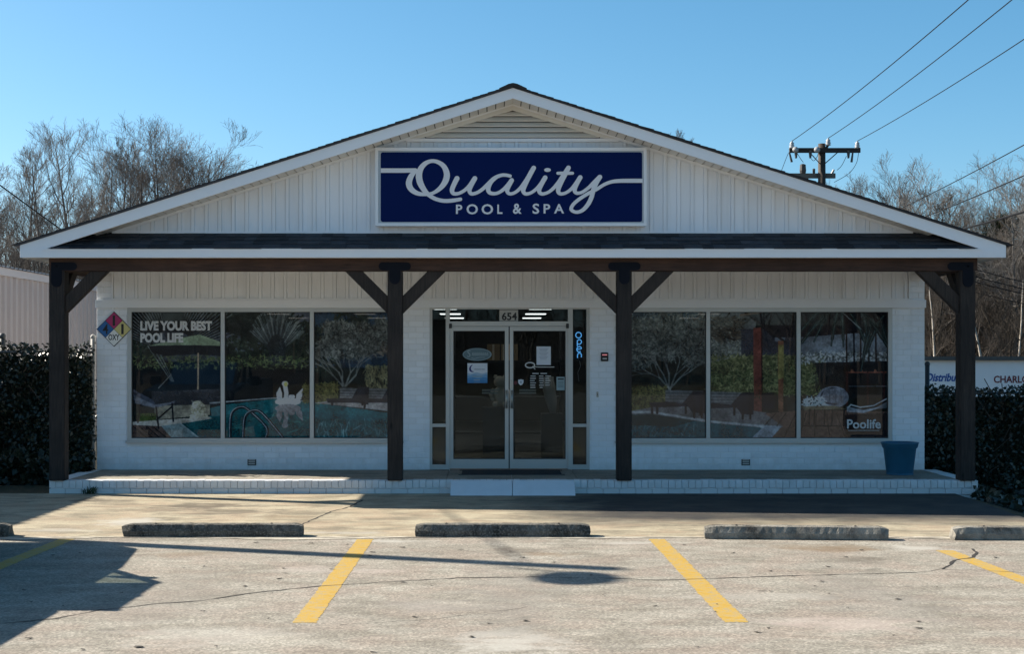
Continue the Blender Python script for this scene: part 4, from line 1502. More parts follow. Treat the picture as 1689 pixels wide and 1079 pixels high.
# vent
lv = MB()
part('vent_back', MB().prism([(XC - VH, VB), (XC + VH, VB), (XC, VB + VH * SLOPE)], 'y', YG + 0.012, YG + 0.0205), M['black'], shop)
pitch = 0.0755
for k in range(8):
    z0, z1 = VB + 0.035 + k * pitch, VB + 0.035 + (k + 1) * pitch - 0.016
    if z1 > VB + VH * SLOPE - 0.06: break
    h0 = (VB + VH * SLOPE - z0) / SLOPE - 0.12
    h1 = max(0.03, (VB + VH * SLOPE - z1) / SLOPE - 0.12)
    vs = [(XC - h0, YG - 0.035, z0), (XC + h0, YG - 0.035, z0), (XC + h1, YG + 0.008, z1), (XC - h1, YG + 0.008, z1),
          (XC - h0, YG - 0.030, z0 - 0.010), (XC + h0, YG - 0.030, z0 - 0.010), (XC + h1, YG + 0.011, z1 - 0.010), (XC - h1, YG + 0.011, z1 - 0.010)]
    part('louver', MB().add(vs, [(0, 1, 2, 3), (0, 4, 5, 1), (4, 7, 6, 5), (3, 2, 6, 7), (0, 3, 7, 4), (1, 5, 6, 2)]), M['louver'], shop)
part('vent_trim', MB().box(XC - VH - 0.05, XC + VH + 0.05, YG - 0.04, YG - 0.0152, VB - 0.035, VB + 0.012), M['trim'], shop)
for s in (-1, 1):
    q = [(XC, VB + VH * SLOPE + 0.01), (XC + s * VH, VB + 0.0125), (XC + s * (VH - 0.16), VB + 0.0125), (XC, VB + VH * SLOPE - 0.055)]
    part('vent_trim', MB().prism(q, 'y', YG - 0.0415, YG - 0.0165), M['louver'], shop)

# skirt roof of shingles over the porch, with its fascia
ZS0, ZS1 = wz(410, YF) + 0.004, wz(386, YG) + 0.004
xa, xb = XC - 6.47, XC + 6.45
sk = MB().add([(xa - 0.1, YF + 0.01, ZS0 - 0.012), (xb + 0.1, YF + 0.01, ZS0 - 0.012), (xb - 0.45, YG + 0.02, ZS1 - 0.012), (xa + 0.45, YG + 0.02, ZS1 - 0.012)], [(0, 1, 2, 3)])
part('skirt_deck', sk, M['asphalt_edge'], shop)
rows = 4
dYr = (YG - YF + 0.01) / rows
sl = (ZS1 - ZS0) / (YG - YF)
for r_ in range(rows):
    yA, yB = YF - 0.022 + r_ * dYr, YF - 0.022 + (r_ + 1) * dYr + 0.03
    inset0, inset1 = 0.62 * r_ / rows, 0.62 * (r_ + 1) / rows
    x = xa + inset1 - 0.06
    while x < xb - inset1 + 0.04:
        wd = R.choice((0.16, 0.21, 0.25, 0.30))
        x1 = min(x + wd, xb - inset1 + 0.07)
        e0 = x - (0.07 if x < xa + inset1 else 0)
        th = R.choice((0.008, 0.014, 0.014, 0.018))
        dy = R.choice((0, 0, 0.008)) + R.uniform(-0.002, 0.002)
        za = ZS0 + (yA - YF) * sl + 0.003 * r_
        zb = ZS0 + (yB - YF) * sl + 0.003 * r_
        lf = 0.008 if r_ else 0.0
        za += lf
        vs = [(x + .001, yA + dy, za), (x1 - .001, yA + dy, za), (x1 - .001, yA + dy, za + th), (x + .001, yA + dy, za + th), (x + .001, yB, zb), (x1 - .001, yB, zb), (x1 - .001, yB, zb + 0.004), (x + .001, yB, zb + 0.004)]
        part('shingle', MB().add(vs, [(0, 1, 2, 3), (3, 2, 6, 7), (0, 3, 7, 4), (1, 5, 6, 2)]), M['shingle'], shop)
        x = x1
part('fascia', MB().box(XC - 6.795, XC + 6.795, YF - 0.006, YF + 0.018, wz(425, YF), wz(410.5, YF)), M['trim'], shop, bevel=0.003)
part('drip_edge', MB().box(xa - 0.02, xb + 0.02, YF - 0.016, YF - 0.0065, wz(412.5, YF), wz(410.3, YF)), M['trim'], shop)
part('fascia_soffit', MB().box(XC - 6.79, XC + 6.79, YF + 0.019, YP + 0.1, wz(425, YF) + 0.004, wz(425, YF) + 0.018), M['soffit'], shop)

# timber porch frame
BZ0, BZ1 = 3.107, 3.283
YB0, YB1 = 20.56, 20.78
part('porch_beam', MB().box(XC - 6.45, XC + 6.46, YB0, YB1, BZ0, BZ1), M['beam'], shop, bevel=0.006)
POSTS = [-6.08, -1.38, 1.81, 6.585]
for i, X in enumerate(POSTS):
    hw = 0.108 if i in (0, 3) else 0.104
    p = part('porch_post', MB().box(X - hw, X + hw, YB0 + 0.002, YB0 + 2 * hw, ZF - 0.003, BZ0 - 0.001), M['post'], shop, bevel=0.008)
    # steel tee plate
    yq0, yq1 = YB0 - 0.009, YB0 - 0.001
    zt_, zb_ = wz(432.5, YB0), wz(446, YB0)
    rr = (zt_ - zb_) / 2

    def cap(cx, cz, r, a0, a1, k=7):
        return [(cx + r * math.cos(t), cz + r * math.sin(t)) for t in np.linspace(a0, a1, k)]
    zc = (zt_ + zb_) / 2
    L_ = 0.225
    out = []
    if i in (1, 2):
        out += cap(X + L_ - rr, zc, rr, -math.pi / 2, math.pi / 2)
        out += cap(X - L_ + rr, zc, rr, math.pi / 2, 1.5 * math.pi)
        out += [(X - 0.075, zb_)] + cap(X, zb_ - 0.12, 0.075, math.pi, 2 * math.pi) + [(X + 0.075, zb_)]
    else:
        s = 1 if i == 0 else -1
        pts = cap(X + s * (L_ + 0.06) - s * rr, zc, rr, -math.pi / 2, math.pi / 2)
        pts += [(X - 0.075, zt_)] + cap(X, zb_ - 0.16, 0.075, math.pi, 2 * math.pi) + [(X + 0.075, zb_)] if s > 0 else []
        if s < 0:
            pts = cap(X - (L_ + 0.06) + rr, zc, rr, math.pi / 2, 1.5 * math.pi)
            pts += [(X - 0.075, zb_)] + cap(X, zb_ - 0.16, 0.075, math.pi, 2 * math.pi) + [(X + 0.075, zt_)]
        out = pts
    bk = part('bracket_plate', MB().prism(out, 'y', yq0, yq1), M['bracket'], p)
    for bx, bz in ((X, zc), (X, zb_ - 0.11), (X + (0.15 if i != 3 else -0.15), zc), (X - (0.15 if i in (1, 2) else 0.0), zc)):
        bl = MB().prism([(bx + 0.011 * math.cos(t), bz + 0.011 * math.sin(t)) for t in np.linspace(0, 6.283, 7)[:-1]], 'y', yq0 - 0.007, yq0 - 0.0005)
        part('bolt', bl, M['bracket'], p)
    # knee braces, 45 degrees
    yb0, yb1 = YB0 + 0.035, YB0 + 0.165
    ln, wd = 0.595, 0.245
    for s in (-1, 1):
        if (i == 0 and s < 0) or (i == 3 and s > 0): continue
        xs0 = X + s * hw
        q = [(xs0 + s * 0.001, BZ0 - ln), (xs0 + s * 0.001, BZ0 - ln + wd), (xs0 + s * (ln - wd), BZ0 - 0.0015), (xs0 + s * ln, BZ0 - 0.0015)]
        part('knee_brace', MB().prism(q, 'y', yb0, yb1), M['brace'], shop, bevel=0.005)
    if i in (0, 3):
        part('side_beam', MB().box(X - 0.07, X + 0.07, YB1 + 0.001, YW - 0.05, BZ0 + 0.002, BZ1 - 0.002), M['beam_y'], shop, bevel=0.005)
        q = [(YB0 + 2 * hw + 0.001, BZ0 - ln), (YB0 + 2 * hw + 0.001, BZ0 - ln + wd), (YB0 + 2 * hw + ln - wd, BZ0), (YB0 + 2 * hw + ln, BZ0)]
        part('knee_brace', MB().prism(q, 'x', X - 0.06, X + 0.06), M['brace'], shop, bevel=0.005)
# foundation vents in the brick
for px in (415.5, 1230):
    X = wx(px, YW)
    mb = MB().box(X - 0.065, X + 0.065, YW - 0.012, YW - 0.002, wz(768, YW), wz(758, YW))
    v = part('foundation_vent', mb, M['grey_dark'], shop)
    for k in range(3):
        z = wz(766.2 - k * 3, YW)
        part('slat', MB().box(X - 0.05, X + 0.05, YW - 0.018, YW - 0.0125, z, z + 0.014), M['alu'], v)

# ------------------------------------------------------------------ the shop sign
YS = 20.74
sgn = thing('shop_sign', 'wide navy sign with white script lettering hung on the gable', 'sign', (wx(842, YS), YS, wz(373, YS)))
x0, x1, z0, z1 = wx(619, YS), wx(1066.5, YS), wz(373, YS), wz(243.5, YS)
part('cabinet', MB().box(x0 + 0.004, x1 - 0.004, YS + 0.02, YG - 0.016, z0 + 0.004, z1 - 0.004), M['sign_frame'], sgn)
fw = 0.043
fr = MB()
fr.box(x0, x1, YS - 0.02, YS + 0.03, z1 - fw, z1).box(x0, x1, YS - 0.02, YS + 0.03, z0, z0 + fw)
fr.box(x0, x0 + fw, YS - 0.0195, YS + 0.03, z0 + fw, z1 - fw).box(x1 - fw, x1, YS - 0.0195, YS + 0.03, z0 + fw, z1 - fw)
part('frame', fr, M['sign_frame'], sgn)
part('retainer', MB().box(x0 + fw + 0.001, x1 - fw - 0.001, YS - 0.004, YS + 0.019, z0 + fw + 0.001, z1 - fw - 0.001), M['sign_retainer'], sgn)
fx0, fx1, fz0, fz1 = wx(628, YS), wx(1059, YS), wz(366, YS), wz(251, YS)
rr = 0.03
out = []
for cx, cz, a in ((fx1 - rr, fz0 + rr, -90), (fx1 - rr, fz1 - rr, 0), (fx0 + rr, fz1 - rr, 90), (fx0 + rr, fz0 + rr, 180)):
    out += [(cx + rr * math.cos(math.radians(a + t)), cz + rr * math.sin(math.radians(a + t))) for t in (0, 22, 45, 68, 90)]
part('face', MB().prism(out, 'y', YS - 0.010, YS - 0.0045), M['navy'], sgn)
cS = lambda ox: (lambda v: (wx(ox + v[0] / 6.496, YS), wz(230 + v[1] / 6.496, YS)))
c6, c7 = cS(600), cS(830)
ST = MB()
ys = [YS - 0.0112]


def st(pts, conv, caps=(True, True)):
    ys[0] -= 0.0013
    stroke_into(ST, pts, conv, ys[0], caps)


st([(183, 333, 48), (300, 333, 48), (420, 333, 48), (552, 331, 46)], c6, (False, True))
st([(545, 345, 44), (505, 400, 58), (484, 470, 66), (508, 532, 60), (570, 575, 48), (650, 588, 38), (740, 575, 36), (822, 520, 50), (876, 445, 64), (890, 370, 64), (860, 292, 54), (800, 245, 44), (730, 231, 40), (662, 256, 48), (612, 312, 60), (592, 380, 68), (602, 455, 68), (640, 530, 58), (692, 590, 46), (762, 634, 42), (850, 657, 42), (940, 656, 42), (1036, 641, 38)], c6)
st([(999, 418, 54), (968, 480, 52), (946, 540, 50), (960, 578, 42), (1010, 580, 36), (1070, 552, 36), (1130, 500, 42), (1190, 418, 52)], c6)
st([(1190, 418, 52), (1152, 490, 50), (1132, 545, 46), (1152, 582, 38), (1210, 572, 36), (1270, 535, 38), (1330, 480, 42), (1400, 415, 42), (1470, 385, 38), (1520, 382, 36), (1568, 392, 36)], c6)
st([(1440, 392, 36), (1372, 448, 42), (1334, 520, 50), (1348, 570, 42), (1410, 580, 36), (1470, 556, 36), (1530, 505, 42), (1585, 438, 48)], c6)
st([(91, 440, 48), (60, 500, 46), (42, 550, 44), (66, 582, 36), (120, 572, 34), (180, 525, 38), (245, 440, 44), (295, 360, 48), (326, 306, 50)], c7)
st([(326, 306, 50), (285, 380, 52), (240, 470, 52), (214, 545, 48), (236, 582, 38), (290, 575, 34), (350, 535, 36), (405, 475, 42), (449, 410, 50)], c7)
st([(449, 410, 50), (412, 475, 50), (384, 545, 46), (406, 582, 38), (460, 576, 34), (520, 540, 36), (585, 470, 42), (640, 390, 46), (698, 305, 50)], c7)
st([(698, 305, 50), (655, 390, 50), (615, 470, 50), (588, 545, 48), (608, 582, 38), (662, 576, 34), (725, 535, 36), (780, 470, 42), (824, 408, 50)], c7)
st([(824, 408, 50), (790, 470, 48), (764, 540, 46), (784, 575, 38), (840, 568, 34), (905, 525, 36), (970, 465, 44), (1034, 404, 50)], c7)
st([(1034, 404, 50), (1000, 460, 50), (965, 540, 50), (945, 620, 48), (905, 700, 46), (845, 762, 40), (780, 780, 36), (728, 752, 38), (748, 700, 38), (815, 640, 38), (910, 580, 38), (1000, 535, 36), (1080, 485, 36), (1160, 455, 38), (1250, 445, 42), (1370, 444, 44), (1493, 444, 44)], c7, (True, False))
st([(584, 363, 32), (640, 363, 36), (690, 363, 36), (742, 363, 32)], c7)
ys[0] -= 0.0013
dd = [c7((474 + 36 * math.cos(t), 328 + 21 * math.sin(t))) for t in np.linspace(0, 6.283, 21)[:-1]]
ST.add([(a, ys[0], b) for a, b in dd], [tuple(range(20))])
part('script_lettering', ST, M['sign_white'], sgn, label='white script lettering Quality with long end strokes')
lt = MB()
for ch, conv, a, b in (('P', c6, 988, 1056), ('O', c6, 1101, 1223), ('O', c6, 1262, 1386), ('L', c6, 1431, 1486), ('&', c7, 104, 196), ('S', c7, 314, 386), ('P', c7, 432, 503), ('A', c7, 544, 652)):
    e = 5 if ch in 'OS&' else 0
    text_into(lt, ch, conv((a, 0))[0], conv((b, 0))[0], conv((0, (798 if conv is c6 else 793) + e))[1], conv((0, (698 if conv is c6 else 692) - e))[1], YS - 0.0125, bold=0.022)
part('lettering', lt, M['sign_white'], sgn, label='white capitals POOL & SPA')

# ------------------------------------------------------------------ small things fixed to the front
# hazard diamond
Yd = YW - 0.018
X, Z = wx(188, Yd), wz(543, Yd)
h = 0.268
dia = thing('hazard_diamond', 'four coloured hazard diamond sign with 4 1 1 OXY on the brick', 'sign', (X, Yd, Z - h))
part('backing', MB().prism([(X - h, Z), (X, Z - h), (X + h, Z), (X, Z + h)], 'y', Yd, YW - 0.003), M['black'], dia)
k = h * 0.97
C4 = {'red_quarter': ((0, 1), (0.42, 0.025, 0.13), '1'), 'blue_quarter': ((-1, 0), (0.018, 0.12, 0.34), '4'), 'yellow_quarter': ((1, 0), (0.62, 0.54, 0.22), '1'), 'white_quarter': ((0, -1), (0.80, 0.80, 0.77), 'OXY')}
for nm, ((dx, dz), c, s) in C4.items():
    cx, cz = X + dx * k / 2, Z + dz * k / 2
    g = k / 2 - 0.004
    q = part(nm, MB().prism([(cx - g, cz), (cx, cz - g), (cx + g, cz), (cx, cz + g)], 'y', Yd - 0.003, Yd - 0.0005), simple('hazard_' + nm, c, 0.5, var=0.04), dia)
    lt = MB()
    ww, hh = (0.019, 0.078) if s == '1' else (0.043, 0.075) if s == '4' else (0.084, 0.046)
    text_into(lt, s, cx - ww, cx + ww, cz - hh + (0.005 if s == 'OXY' else 0), cz + hh + (0.005 if s == 'OXY' else 0), Yd - 0.0045, bold=0.022 if s == 'OXY' else 0.012)
    part('lettering', lt, M['black'], q)

# house number
Yn = dy0 + 0.022
x0, x1, z0, z1 = X6(505), X6(600), Z6(153), Z6(96)
num = thing('house_number', 'pale plaque with black number 654 in the transom over the doors', 'house number', ((x0 + x1) / 2, Yn, z0))
part('plaque', MB().box(x0, x1, Yn, Yn + 0.006, z0, z1), simple('plaque_grey', (0.46, 0.46, 0.44), 0.5), num)
lt = MB()
text_into(lt, '654', X6(517), X6(594), Z6(149), Z6(109), Yn - 0.002, bold=0.03)
part('lettering', lt, M['black'], num)

# neon OPEN sign behind the right side light
Yo = dy0 + 0.11
XO = lambda x: wx(930 + x / 5.4, Yo)
ZO = lambda y: wz(500 + y / 5.4, Yo)
op = thing('neon_sign', 'blue neon sign spelling open downwards in the narrow right side light', 'neon sign', (XO(130), Yo, ZO(600)))


def neon(pts, name='neon_tube'):
    c = smooth_curve([(x, y, 0) for x, y in pts], 5)
    return part(name, MB().tube([(XO(p[0]), Yo, ZO(p[1])) for p in c], 0.0068, 7), M['neon'], op, smooth=True)


neon([(131 + 25 * math.cos(t), 286 + 25 * math.sin(t)) for t in np.linspace(-1.2, 5.0, 14)])
neon([(120, 386), (120, 350), (122, 335), (138, 326), (155, 336), (155, 355), (140, 367), (124, 364)])
neon([(120, 412), (152, 408), (154, 396), (138, 388), (120, 398), (116, 418), (128, 434), (150, 432)])
neon([(122, 490), (122, 465), (128, 450), (142, 446), (155, 456), (156, 484)])
part('sign_backing', MB().box(XO(95), XO(168), Yo + 0.03, Yo + 0.04, ZO(520), ZO(245)), M['black'], op)
part('cord', MB().tube([(XO(140), Yo + 0.02, ZO(515)), (XO(150), Yo + 0.02, ZO(560)), (XO(125), Yo + 0.02, ZO(620)), (XO(135), Yo + 0.02, ZO(700))], 0.005, 5), M['alu'], op)

# card reader and a small plate on the brick right of the door
x0, x1, z0, z1 = X6(1020), X6(1058), Z6(358), Z6(313)
cr = thing('card_reader', 'small black card reader box with red light on the brick right of the doors', 'card reader', ((x0 + x1) / 2, YW - 0.03, z0))
part('housing', MB().box(x0, x1, YW - 0.035, YW - 0.003, z0, z1), M['black'], cr, bevel=0.006)
part('indicator', MB().box(x0 + 0.02, x1 - 0.02, YW - 0.038, YW - 0.0355, z1 - 0.045, z1 - 0.030), M['red_led'], cr)
part('slot', MB().box(x0 + 0.025, x1 - 0.025, YW - 0.038, YW - 0.0355, z0 + 0.03, z0 + 0.05), M['alu'], cr)
x0, x1, z0, z1 = X6(998), X6(1008), Z6(541), Z6(513)
bx = thing('bell_push', 'tiny grey bell push on the white brick below the card reader', 'bell push', ((x0 + x1) / 2, YW - 0.01, z0))
part('plate', MB().box(x0, x1, YW - 0.012, YW - 0.003, z0, z1), M['steel'], bx)
part('button', MB().box(x0 + 0.01, x1 - 0.01, YW - 0.017, YW - 0.0125, z0 + 0.03, z1 - 0.03), M['grey_dark'], bx)

# things stuck to the door glass
Yg = dy0 + 0.0135
X8 = lambda x: wx(740 + x / 7.705, YW)
Z8 = lambda y: wz(560 + y / 7.705, YW)
ov = thing('oval_sticker', 'pale blue oval sticker at the top of the left door glass', 'sticker', (X8(362), Yg, Z8(275)))
out = [(X8(362) + (X8(548) - X8(362)) * math.cos(t), Z8(192) + (Z8(110) - Z8(192)) * math.sin(t)) for t in np.linspace(0, 6.283, 33)[:-1]]
part('film', MB().prism(out, 'y', Yg, Yg + 0.002), simple('oval_blue', (0.10, 0.17, 0.20), 0.5), ov)
oo = [(X8(362) + (a - X8(362)) * 0.93, Z8(192) + (b - Z8(192)) * 0.88) for a, b in out]
rg = MB()
rg.v = [(a, Yg - 0.001, b) for a, b in [(X8(362) + (a - X8(362)) * 0.97, Z8(192) + (b - Z8(192)) * 0.95) for a, b in out]] + [(a, Yg - 0.001, b) for a, b in oo]
rg.f = [(i, (i + 1) % 32, 32 + (i + 1) % 32, 32 + i) for i in range(32)]
M['sticker_line'] = simple('sticker_line_pale', (0.28, 0.36, 0.38), 0.5)
part('border', rg, M['sticker_line'], ov)
lt = MB()
cv8 = lambda v: (X8(v[0]), Z8(v[1]))
stroke_into(lt, [(272, 150, 9), (255, 140, 12), (243, 160, 13), (262, 182, 15), (270, 205, 13), (250, 222, 11), (236, 210, 8)], cv8, Yg - 0.001)
for a in range(300, 490, 26):
    stroke_into(lt, [(a, 205, 6), (a + 4, 180, 9), (a + 12, 170, 6), (a + 16, 205, 8)], cv8, Yg - 0.0012 - a * 1e-6)
stroke_into(lt, [(290, 235, 7), (330, 245, 8), (380, 232, 7), (460, 228, 5)], cv8, Yg - 0.002)
part('script', lt, M['sticker_line'], ov)

po = thing('blue_poster', 'square white and blue wave poster on the left door glass', 'poster', (X8(365), Yg, Z8(556)))
part('sheet', MB().box(X8(238), X8(492), Yg, Yg + 0.002, Z8(556), Z8(303)), M['paper'], po)
for i, (y0_, c) in enumerate(((428, (0.32, 0.47, 0.62)), (455, (0.16, 0.36, 0.58)), (490, (0.06, 0.25, 0.50)), (525, (0.03, 0.19, 0.44)))):
    top = [(238 + 254 * t / 12, y0_ + 8 * math.sin(t * 0.9 + i)) for t in range(13)]
    out = [(X8(x), Z8(y)) for x, y in top] + [(X8(492), Z8(556)), (X8(238), Z8(556))]
    part('wave', MB().prism(out[::-1], 'y', Yg - 0.0006 * (i + 1), Yg - 0.0006 * (i + 1) + 0.0004), simple('poster_blue', c, 0.5, var=0.04), po)
lt = MB()
stroke_into(lt, [(300, 325, 6), (276, 352, 18), (272, 385, 24), (292, 408, 18), (318, 412, 5)], cv8, Yg - 0.001)
part('emblem', lt, simple('poster_navy', (0.006, 0.02, 0.16), 0.5), po)
lt = MB()
lt.box(X8(325), X8(410), Yg - 0.0012, Yg - 0.0008, Z8(388), Z8(374)).box(X8(415), X8(460), Yg - 0.0012, Yg - 0.0008, Z8(387), Z8(375))
part('text_line', lt, simple('poster_grey', (0.36, 0.40, 0.46), 0.5), po)
lt = MB()
lt.box(X8(300), X8(430), Yg - 0.0042, Yg - 0.0035, Z8(478), Z8(466)).box(X8(320), X8(400), Yg - 0.0042, Yg - 0.0035, Z8(522), Z8(512)).box(X8(320), X8(400), Yg - 0.0042, Yg - 0.0035, Z8(550), Z8(546))
part('text_line', lt, M['sticker_line'], po)

nt_ = thing('paper_notice', 'white printed paper notice taped to the right door glass', 'notice', (X8(1208), Yg, Z8(325)))
part('sheet', MB().box(X8(1118), X8(1300), Yg, Yg + 0.0015, Z8(325), Z8(90)), M['paper'], nt_)
lt = MB()
for k, yy in enumerate(range(115, 262, 17)):
    lt.box(X8(1150 + (k * 7) % 20), X8(1270 - (k * 11) % 30), Yg - 0.001, Yg - 0.0004, Z8(yy + 5), Z8(yy))
part('text_line', lt, simple('notice_ink', (0.26, 0.31, 0.40), 0.6), nt_)

sh = thing('shield_sticker', 'small white shield sticker beside the door handle', 'sticker', (X8(918), Yg, Z8(585)))
out = [(X8(x), Z8(y)) for x, y in ((885, 515), (918, 508), (952, 515), (952, 550), (940, 572), (918, 586), (896, 572), (885, 550))]
part('film', MB().prism(out[::-1], 'y', Yg, Yg + 0.0015), M['paper'], sh)
part('emblem', MB().box(X8(906), X8(930), Yg - 0.001, Yg - 0.0004, Z8(560), Z8(530)), simple('shield_grey', (0.35, 0.42, 0.48), 0.5), sh)
rs = thing('round_sticker', 'tiny dark red round sticker beside the door lock', 'sticker', (X8(850), Yg, Z8(575)))
part('film', MB().prism([(X8(850) + 0.03 * math.cos(t), Z8(553) + 0.03 * math.sin(t)) for t in np.linspace(0, 6.283, 13)[:-1]], 'y', Yg, Yg + 0.0015), simple('sticker_red', (0.10, 0.008, 0.014), 0.5), rs)
hn = thing('small_notice', 'small pale green notice low on the right edge of the right door glass', 'notice', (X8(1425), Yg, Z8(648)))
part('sheet', MB().box(X8(1372), X8(1476), Yg, Yg + 0.0015, Z8(648), Z8(478)), simple('notice_green', (0.30, 0.40, 0.42), 0.6), hn)
lt = MB()
lt.box(X8(1388), X8(1465), Yg - 0.001, Yg - 0.0004, Z8(515), Z8(495))
for yy in range(540, 620, 16):
    lt.box(X8(1390), X8(1460), Yg - 0.001, Yg - 0.0004, Z8(yy + 4), Z8(yy))
part('text_line', lt, M['grey_dark'], hn)
hr = thing('hours_decal', 'white ring logo and opening hours lettering on the right door glass', 'decal', (X8(1160), Yg, Z8(615)))
lt = MB()
stroke_into(lt, [(1035 + 58 * math.cos(t), 328 + 33 * math.sin(t), 15) for t in np.linspace(-2.6, 3.6, 18)], cv8, Yg)
stroke_into(lt, [(1070, 345, 12), (1100, 380, 9)], cv8, Yg - 0.0004)
stroke_into(lt, [(1095, 350, 8), (1200, 352, 12), (1270, 352, 9), (1340, 352, 10)], cv8, Yg - 0.0008)
part('logo', lt, M['print_white'], hr)
lt = MB()
for a, b in ((1065, 1145), (1168, 1250)):
    lt.box(X8(a), X8(b), Yg, Yg + 0.0006, Z8(440), Z8(428))
for k in range(6):
    yy = 462 + k * 29
    r2 = random.Random(k)
    for a, b in ((1035, 1100), (1150, 1205)):
        lt.box(X8(a + r2.randint(0, 8)), X8(b + r2.randint(-8, 10)), Yg, Yg + 0.0006, Z8(yy + 11), Z8(yy))
    if k < 5:
        lt.box(X8(1230), X8(1270 + r2.randint(0, 30)), Yg, Yg + 0.0006, Z8(yy + 9), Z8(yy))
part('hours_line', lt, M['print_white'], hr)

# behind the glass: cartons, a tan plush figure, a pale upright roll
shf = thing('display_shelf', 'dark display shelf dimly seen behind the door glass', 'shelf', (0.0, 27.5, ZF))
for z in (0.3, 0.95, 1.62):
    part('shelf_board', MB().box(-0.75, 1.25, 27.2, 27.8, ZF + z, ZF + z + 0.04), M['grey_dark'], shf)
for x in (-0.75, 1.22):
    part('upright', MB().box(x, x + 0.03, 27.2, 27.8, ZF, ZF + 2.2), M['grey_dark'], shf)
for i, (a, b, lab) in enumerate(((487, 650, 'leftmost of three tan cardboard cartons on the shelf inside'), (668, 735, 'middle of three tan cardboard cartons on the shelf inside'), (745, 880, 'rightmost of three tan cardboard cartons on the shelf inside'))):
    xa_, xb_ = wx(740 + a / 7.705, 27.2), wx(740 + b / 7.705, 27.2)
    bx = thing('cardboard_carton', lab, 'carton', ((xa_ + xb_) / 2, 27.4, ZF + 1.66), 'cartons on the shelf inside the shop')
    part('box', MB().box(xa_, xb_, 27.22, 27.6, ZF + 1.661, ZF + 1.96), M['cardboard'], bx)
    part('tape', MB().box((xa_ + xb_) / 2 - 0.02, (xa_ + xb_) / 2 + 0.02, 27.216, 27.2195, ZF + 1.665, ZF + 1.955), M['tan_fabric'], bx)
Yb = 23.1
bxp, bz = wx(740 + 640 / 7.705, Yb), ZF
st_ = thing('display_plinth', 'dark square plinth just inside the left door', 'plinth', (bxp, Yb, ZF))
part('body', MB().box(bxp - 0.25, bxp + 0.25, Yb - 0.2, Yb + 0.25, ZF - 0.003, wz(560 + 860 / 7.705, Yb) - 0.002), M['grey_dark'], st_)
zb = wz(560 + 860 / 7.705, Yb)
be = thing('plush_figure', 'tan plush figure sitting just inside the left door glass', 'plush figure', (bxp, Yb, zb))
k_ = 0.74
bb = MB().blob((bxp + 0.02, Yb, zb + 0.22 * k_), 0.165 * k_, 0.14 * k_, 0.225 * k_)
part('body', bb, M['tan_fabric'], be, smooth=True)
part('head', MB().blob((bxp + 0.02, Yb - 0.02, zb + 0.53 * k_), 0.14 * k_, 0.12 * k_, 0.125 * k_), M['tan_fabric'], be, smooth=True)
for s in (-1, 1):
    part('ear', MB().blob((bxp + 0.02 + s * 0.10 * k_, Yb, zb + 0.64 * k_), 0.045 * k_, 0.03 * k_, 0.045 * k_, 10, 6), M['tan_fabric'], be, smooth=True)
    part('arm', MB().tube([(bxp + 0.02 + s * 0.13 * k_, Yb, zb + 0.37 * k_), (bxp + 0.02 + s * 0.19 * k_, Yb - 0.05, zb + 0.25 * k_), (bxp + 0.02 + s * 0.15 * k_, Yb - 0.1, zb + 0.14 * k_)], [0.05 * k_, 0.055 * k_, 0.04 * k_], 10), M['tan_fabric'], be, smooth=True)
    part('leg', MB().tube([(bxp + 0.02 + s * 0.08 * k_, Yb, zb + 0.065 * k_), (bxp + 0.02 + s * 0.11 * k_, Yb - 0.13, zb + 0.065 * k_), (bxp + 0.02 + s * 0.11 * k_, Yb - 0.155, zb + 0.08 * k_)], [0.065 * k_, 0.06 * k_, 0.05 * k_], 10), M['tan_fabric'], be, smooth=True)
Yr = 23.6
xr0 = wx(740 + 1285 / 7.705, Yr)
zr = wz(682, Yr)
s2 = thing('display_plinth', 'dark square plinth just inside the right door under the pale roll', 'plinth', (xr0 + 0.03, Yr, ZF))
part('body', MB().box(xr0 - 0.14, xr0 + 0.20, Yr - 0.15, Yr + 0.15, ZF - 0.008, zr - 0.001), M['grey_dark'], s2)
rl = thing('pale_liner_roll', 'pale upright roll leaning inside the right door', 'roll', (xr0, Yr, zr))
part('roll', MB().tube([(xr0 + 0.05, Yr, zr), (xr0 + 0.035, Yr, zr + 0.16), (xr0 - 0.01, Yr, zr + 0.38), (xr0 - 0.025, Yr, zr + 0.58)], [0.05, 0.085, 0.105, 0.085], 14), simple('liner_grey', (0.40, 0.40, 0.38), 0.6), rl, smooth=True)

# door mat and planter
mt = thing('door_mat', 'charcoal door mat lying in front of the glass doors', 'door mat', (0.26, 22.0, ZF))
part('pile', MB().box(wx(762, 21.9), wx(925, 21.9), 21.62, 22.42, ZF - 0.004, ZF + 0.012), M['mat'], mt)
b_ = MB()
a0, a1 = wx(757, 21.9), wx(930, 21.9)
b_.box(a0, a1, 21.59, 21.619, ZF - 0.004, ZF + 0.008).box(a0, a1, 22.421, 22.45, ZF - 0.004, ZF + 0.008)
part('border', b_, M['grey_dark'], mt)
pt = thing('flower_pot', 'teal blue plastic flower pot at the right end of the porch', 'flower pot', (5.95, 21.70, ZF - 0.004))
c_ = (5.95, 21.70, ZF - 0.004)
part('pot', MB().lathe([(0.185, 0), (0.19, 0.01), (0.235, 0.385), (0.243, 0.39), (0.252, 0.40), (0.268, 0.455), (0.275, 0.462), (0.275, 0.474), (0.262, 0.476), (0.245, 0.43), (0.235, 0.395)], c_, 36), M['pot'], pt, smooth=True)
part('foot', MB().lathe([(0.19, 0.0), (0.197, 0.004), (0.197, 0.02), (0.192, 0.026)], c_, 36), M['pot'], pt)
part('potting_soil', MB().lathe([(0.232, 0.396), (0.232, 0.402), (0.1, 0.41)], c_, 20), M['soil'], pt)
